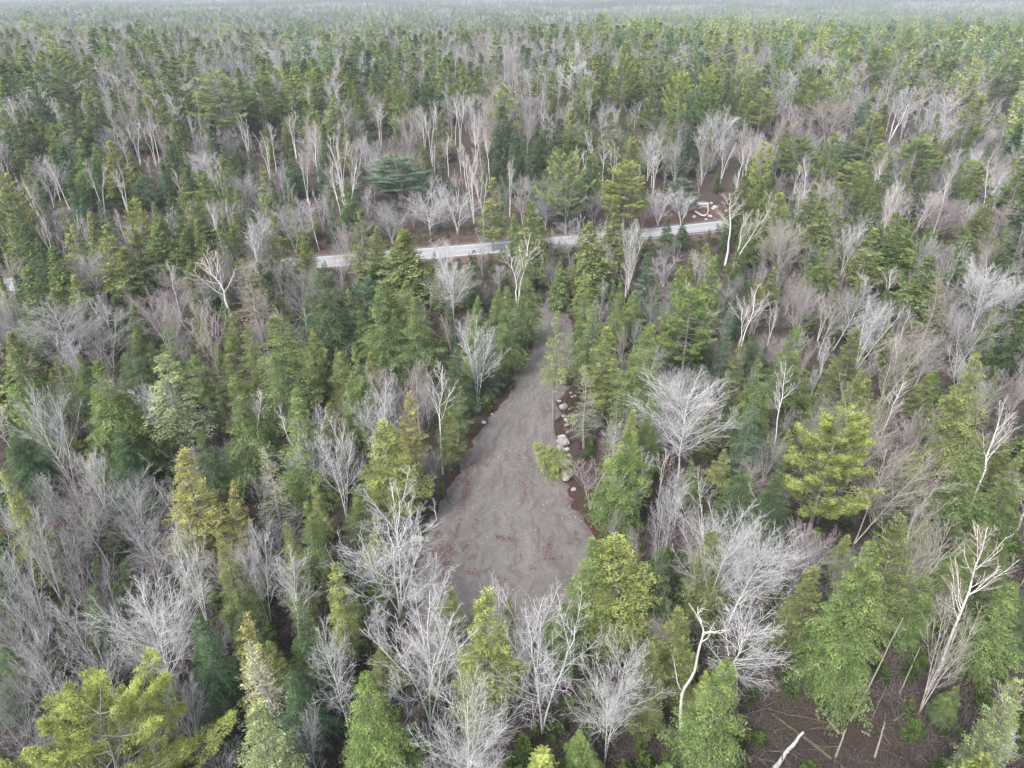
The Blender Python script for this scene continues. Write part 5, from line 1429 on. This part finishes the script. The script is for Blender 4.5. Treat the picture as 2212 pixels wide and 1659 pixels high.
def snag(foot, label):
    pts = [((1475, 1652), 0.0), ((1470, 1560), 4.2), ((1472, 1494), 7.0), ((1500, 1456), 8.8), ((1510, 1400), 10.8), ((1522, 1362), 12.0), ((1506, 1330), 13.0), ((1488, 1303), 13.8)]
    f0 = np.array(on_plane(*pts[0][0]))
    P = []
    for (px, py), z in pts:
        dx, dy, dz = ray(px, py); y = f0[1] + 0.05 * z; t = y / dy; P.append((dx * t, y, CAM_H + dz * t))
    P = np.array(P); P[0, 2] = -0.2
    s = np.linspace(0, 1, len(P)); e = bpy.data.objects.new('dead_tree', None); col.objects.link(e); e.location = (P[0, 0], P[0, 1], 0)
    o0 = np.array([P[0, 0], P[0, 1], 0]); P = P - o0
    ss = np.linspace(0, 1, 26); PP = np.stack([np.interp(ss, s, P[:, c]) for c in range(3)], 1)
    PP[1:-1] = (PP[:-2] + PP[1:-1] * 2 + PP[2:]) / 4
    G = Geo(); V, Q = tubes(PP[None], (0.15 * (1 - 0.8 * ss))[None], 7); G.add(V, Q)
    o = bpy.data.objects.new('trunk', G.mesh('snag_trunk', [M_SNAG], True)); col.objects.link(o); o.parent = e
    rr = np.random.default_rng(8)
    for (f, d, ln) in ((0.30, (-0.35, 0.1, 1.0), 3.6), (0.62, (0.7, 0.2, 0.9), 1.8), (0.70, (1.0, -0.2, 0.3), 1.7), (0.78, (-0.3, 0.3, 0.9), 1.3), (0.66, (0.9, 0.3, 0.0), 2.2), (0.85, (0.5, 0, 0.8), 0.9)):
        G = Geo(); p = np.array([np.interp(f, ss, PP[:, c]) for c in range(3)]); q = np.linspace(0, 1, 7)[:, None]
        B = p + q * unit(np.array(d)) * ln + np.cumsum(rr.normal(0, 0.07, (7, 3)), axis=0) * (q > 0) + np.array([0, 0, 1]) * q * q * 0.3
        V, Q = tubes(B[None], (0.055 * (1 - 0.75 * q[:, 0]))[None], 5); G.add(V, Q)
        for _ in range(4):
            f2 = rr.uniform(0.3, 1); p2 = np.array([np.interp(f2, q[:, 0], B[:, c]) for c in range(3)]); d2 = unit(np.array(d) + rr.normal(0, .8, 3)); q2 = np.linspace(0, 1, 4)[:, None]
            V, Q = tubes((p2 + q2 * d2 * rr.uniform(0.3, 0.9))[None], (0.02 * (1 - 0.7 * q2[:, 0]))[None], 3); G.add(V, Q)
        o = bpy.data.objects.new('limb', G.mesh('snag_limb', [M_SNAG], True)); col.objects.link(o); o.parent = e
    e['label'] = label; e['category'] = 'dead tree'
M_SNAG = bark_mat('snag_wood', fixed=(0.62, 0.58, 0.54), lo=0.6, hi=1.15)
snag(None, 'white crooked dead tree with broken limbs at the bottom, right of centre')

# small leaning tree that overhangs the gravel
f = on_plane(1222, 1024); x, y = f
plant('hemlock', x, y, 6.5, 4.6, 'yellow', 'small yellow-green sapling leaning out over the gravel beside the boulders', None, (-0.1, -0.62), 1)
f = on_plane(1222, 838); plant('cedar', f[0], f[1] + 1, 3.6, 2.0, 'dark', 'dark green bush on the right edge of the driveway above the boulders', None, (0, 0), 0)
f = on_plane(1240, 912); plant('cedar', f[0], f[1], 1.6, 2.2, 'bright', 'low bright green bush over the upper heap of rocks', None, (0, -0.5), 2)

# ------------------------------------------------------------------ fallen leaves and loose pebbles on the gravel
def cards(name, label, pts, size, mats, colr, up=0.25, kind='stuff', seed=2):
    rr = np.random.default_rng(seed); n = len(pts); pts = np.asarray(pts)
    a = rr.random(n) * 6.283
    A = np.stack([np.cos(a), np.sin(a), rr.normal(0, up, n)], 1); B = np.stack([-np.sin(a), np.cos(a), rr.normal(0, up, n)], 1)
    s = (size * rr.uniform(0.6, 1.4, n))[:, None]
    V = np.stack([pts - A * s, pts + B * s * 0.6, pts + A * s, pts - B * s * 0.6], 1)
    G = Geo(); G.add(V.reshape(-1, 3), np.arange(4 * n).reshape(-1, 4), np.repeat(rr.random(n), 4))
    o = bpy.data.objects.new(name, G.mesh(name, mats)); col.objects.link(o); o['kind'] = kind; o['label'] = label
def leaf_mat():
    m, n, l = new_mat('dry_leaves')
    c = mixc(n, l, 'MIX', attr(n, 'v'), (0.095, 0.035, 0.032, 1), (0.17, 0.075, 0.060, 1))
    d = n.new('ShaderNodeBsdfDiffuse'); l.new(c, d.inputs['Color'])
    o = n.new('ShaderNodeOutputMaterial'); l.new(d.outputs[0], o.inputs['Surface'])
    return m
LEAFP = [(1000, 1085, 10, 40, -.3), (1010, 1065, 8, 20, 0), (1053, 985, 7, 30, -.5), (1066, 965, 6, 30, -.4), (1120, 1010, 10, 26, 0.1), (1128, 1040, 8, 40, -.2), (1133, 1065, 6, 36, -.3), (1143, 985, 7, 30, .1), (1096, 1025, 4, 40, -.4),
 (1040, 1005, 16, 8, 0), (1012, 1022, 10, 34, -.3), (1022, 1004, 8, 14, 0), (972, 1185, 12, 10, .3), (1007, 1180, 10, 14, -.8), (985, 1196, 22, 8, -.9), (1029, 1125, 6, 20, -.7), (990, 1140, 5, 22, -.5), (1096, 1166, 16, 8, .5), (1085, 1165, 12, 8, .2),
 (1075, 1160, 10, 6, .5), (1188, 1190, 6, 22, -.3), (1183, 1180, 4, 20, -.2), (1163, 1170, 3, 40, 0), (1197, 1208, 26, 7, 0), (1014, 1236, 14, 8, -.1), (955, 1195, 14, 26, .1), (942, 1188, 16, 12, 0), (960, 1240, 8, 40, .1), (975, 1245, 7, 36, .1), (1020, 1205, 8, 6, 0),
 (1125, 1205, 3, 12, 0), (1245, 1153, 5, 14, .2), (945, 1155, 12, 10, .4), (1176, 895, 5, 50, -.2), (1182, 945, 4, 40, .2), (1010, 1040, 6, 16, 0), (975, 1075, 6, 24, -.5), (965, 1215, 10, 14, 0), (1035, 1240, 8, 10, 0), (1085, 1255, 12, 8, 0), (1150, 1228, 10, 6, 0), (1225, 1175, 10, 8, 0)]
lp = []
for (px, py, sx, sy, sk) in LEAFP:
    for _ in range(int(12 + sx * sy * 0.33)):
        v = rnd.gauss(0, 0.5) * sy; q = rnd.gauss(0, 0.6) * sx - sk * v * -1.0 * 0.6
        x, y = on_plane(px + q, py + v); lp.append((x, y, 0.075 + rnd.random() * 0.02))
for side, sgn in ((DL, 1), (DR, -1)):      # drifts along both edges
    for i in range(len(side) - 1):
        (ax, ay), (bx, by) = side[i], side[i + 1]; ln = math.hypot(bx - ax, by - ay)
        for _ in range(int(ln * 55)):
            f = rnd.random(); o_ = sgn * (abs(rnd.gauss(0, 0.55)) - 0.9) * (1 if rnd.random() < .8 else 1.8); lp.append((ax + (bx - ax) * f + o_, ay + (by - ay) * f, 0.085))
cards('fallen_leaves', 'reddish brown fallen leaves in drifts on the gravel', lp, 0.075, [leaf_mat()], None, 0.2)
gp = []
rp = []
while len(gp) < 600:
    i = rnd.randrange(2, len(DL) - 1); f = rnd.random(); k = rnd.random()
    a = [DL[i][j] * (1 - f) + DL[i + 1][j] * f for j in (0, 1)] if i < len(DL) - 1 else DL[i]; b = [DR[i][j] * (1 - f) + DR[i + 1][j] * f for j in (0, 1)] if i < len(DR) - 1 else DR[i]
    x = a[0] + (b[0] - a[0]) * k; y = a[1] + (b[1] - a[1]) * k
    gp.append((x, y, 0.07))
peb = rock_mesh(5, 1, 1, 0.7, simple_mat('pebble_stone', (0.48, 0.47, 0.47), var=0.35, scale=0.6), 0.3); peb.name = 'pebble_shape'
po = bpy.data.objects.new('pebble_shape', peb)
scatter('loose_pebbles', 'whitish loose pebbles on the gravel', gp, [(0, 0, rnd.random() * 6) for _ in gp], [(lambda s: (s, s * rnd.uniform(.6, 1), s))(0.022 + 0.06 * rnd.random() ** 5) for _ in gp], [(0.5, 0.5, 0.5)] * len(gp), [po])

# ------------------------------------------------------------------ haze
M_HZ = bpy.data.materials.new('haze_air'); M_HZ.use_nodes = True
hn = M_HZ.node_tree.nodes; hn.clear()
ho = hn.new('ShaderNodeOutputMaterial'); hv = hn.new('ShaderNodeVolumePrincipled')
hv.inputs['Color'].default_value = (0.80, 0.89, 1.0, 1); hv.inputs['Density'].default_value = 0.00018; hv.inputs['Anisotropy'].default_value = 0.0
M_HZ.node_tree.links.new(hv.outputs[0], ho.inputs['Volume'])
G = Geo(); box(G, (0, 0, 0), (29500, 24000, 122)); hz = bpy.data.objects.new('haze', G.mesh('haze', [M_HZ])); col.objects.link(hz)
hz.location = (0, 3000, 33); hz['kind'] = 'stuff'; hz['label'] = 'pale air haze over the distant woods'
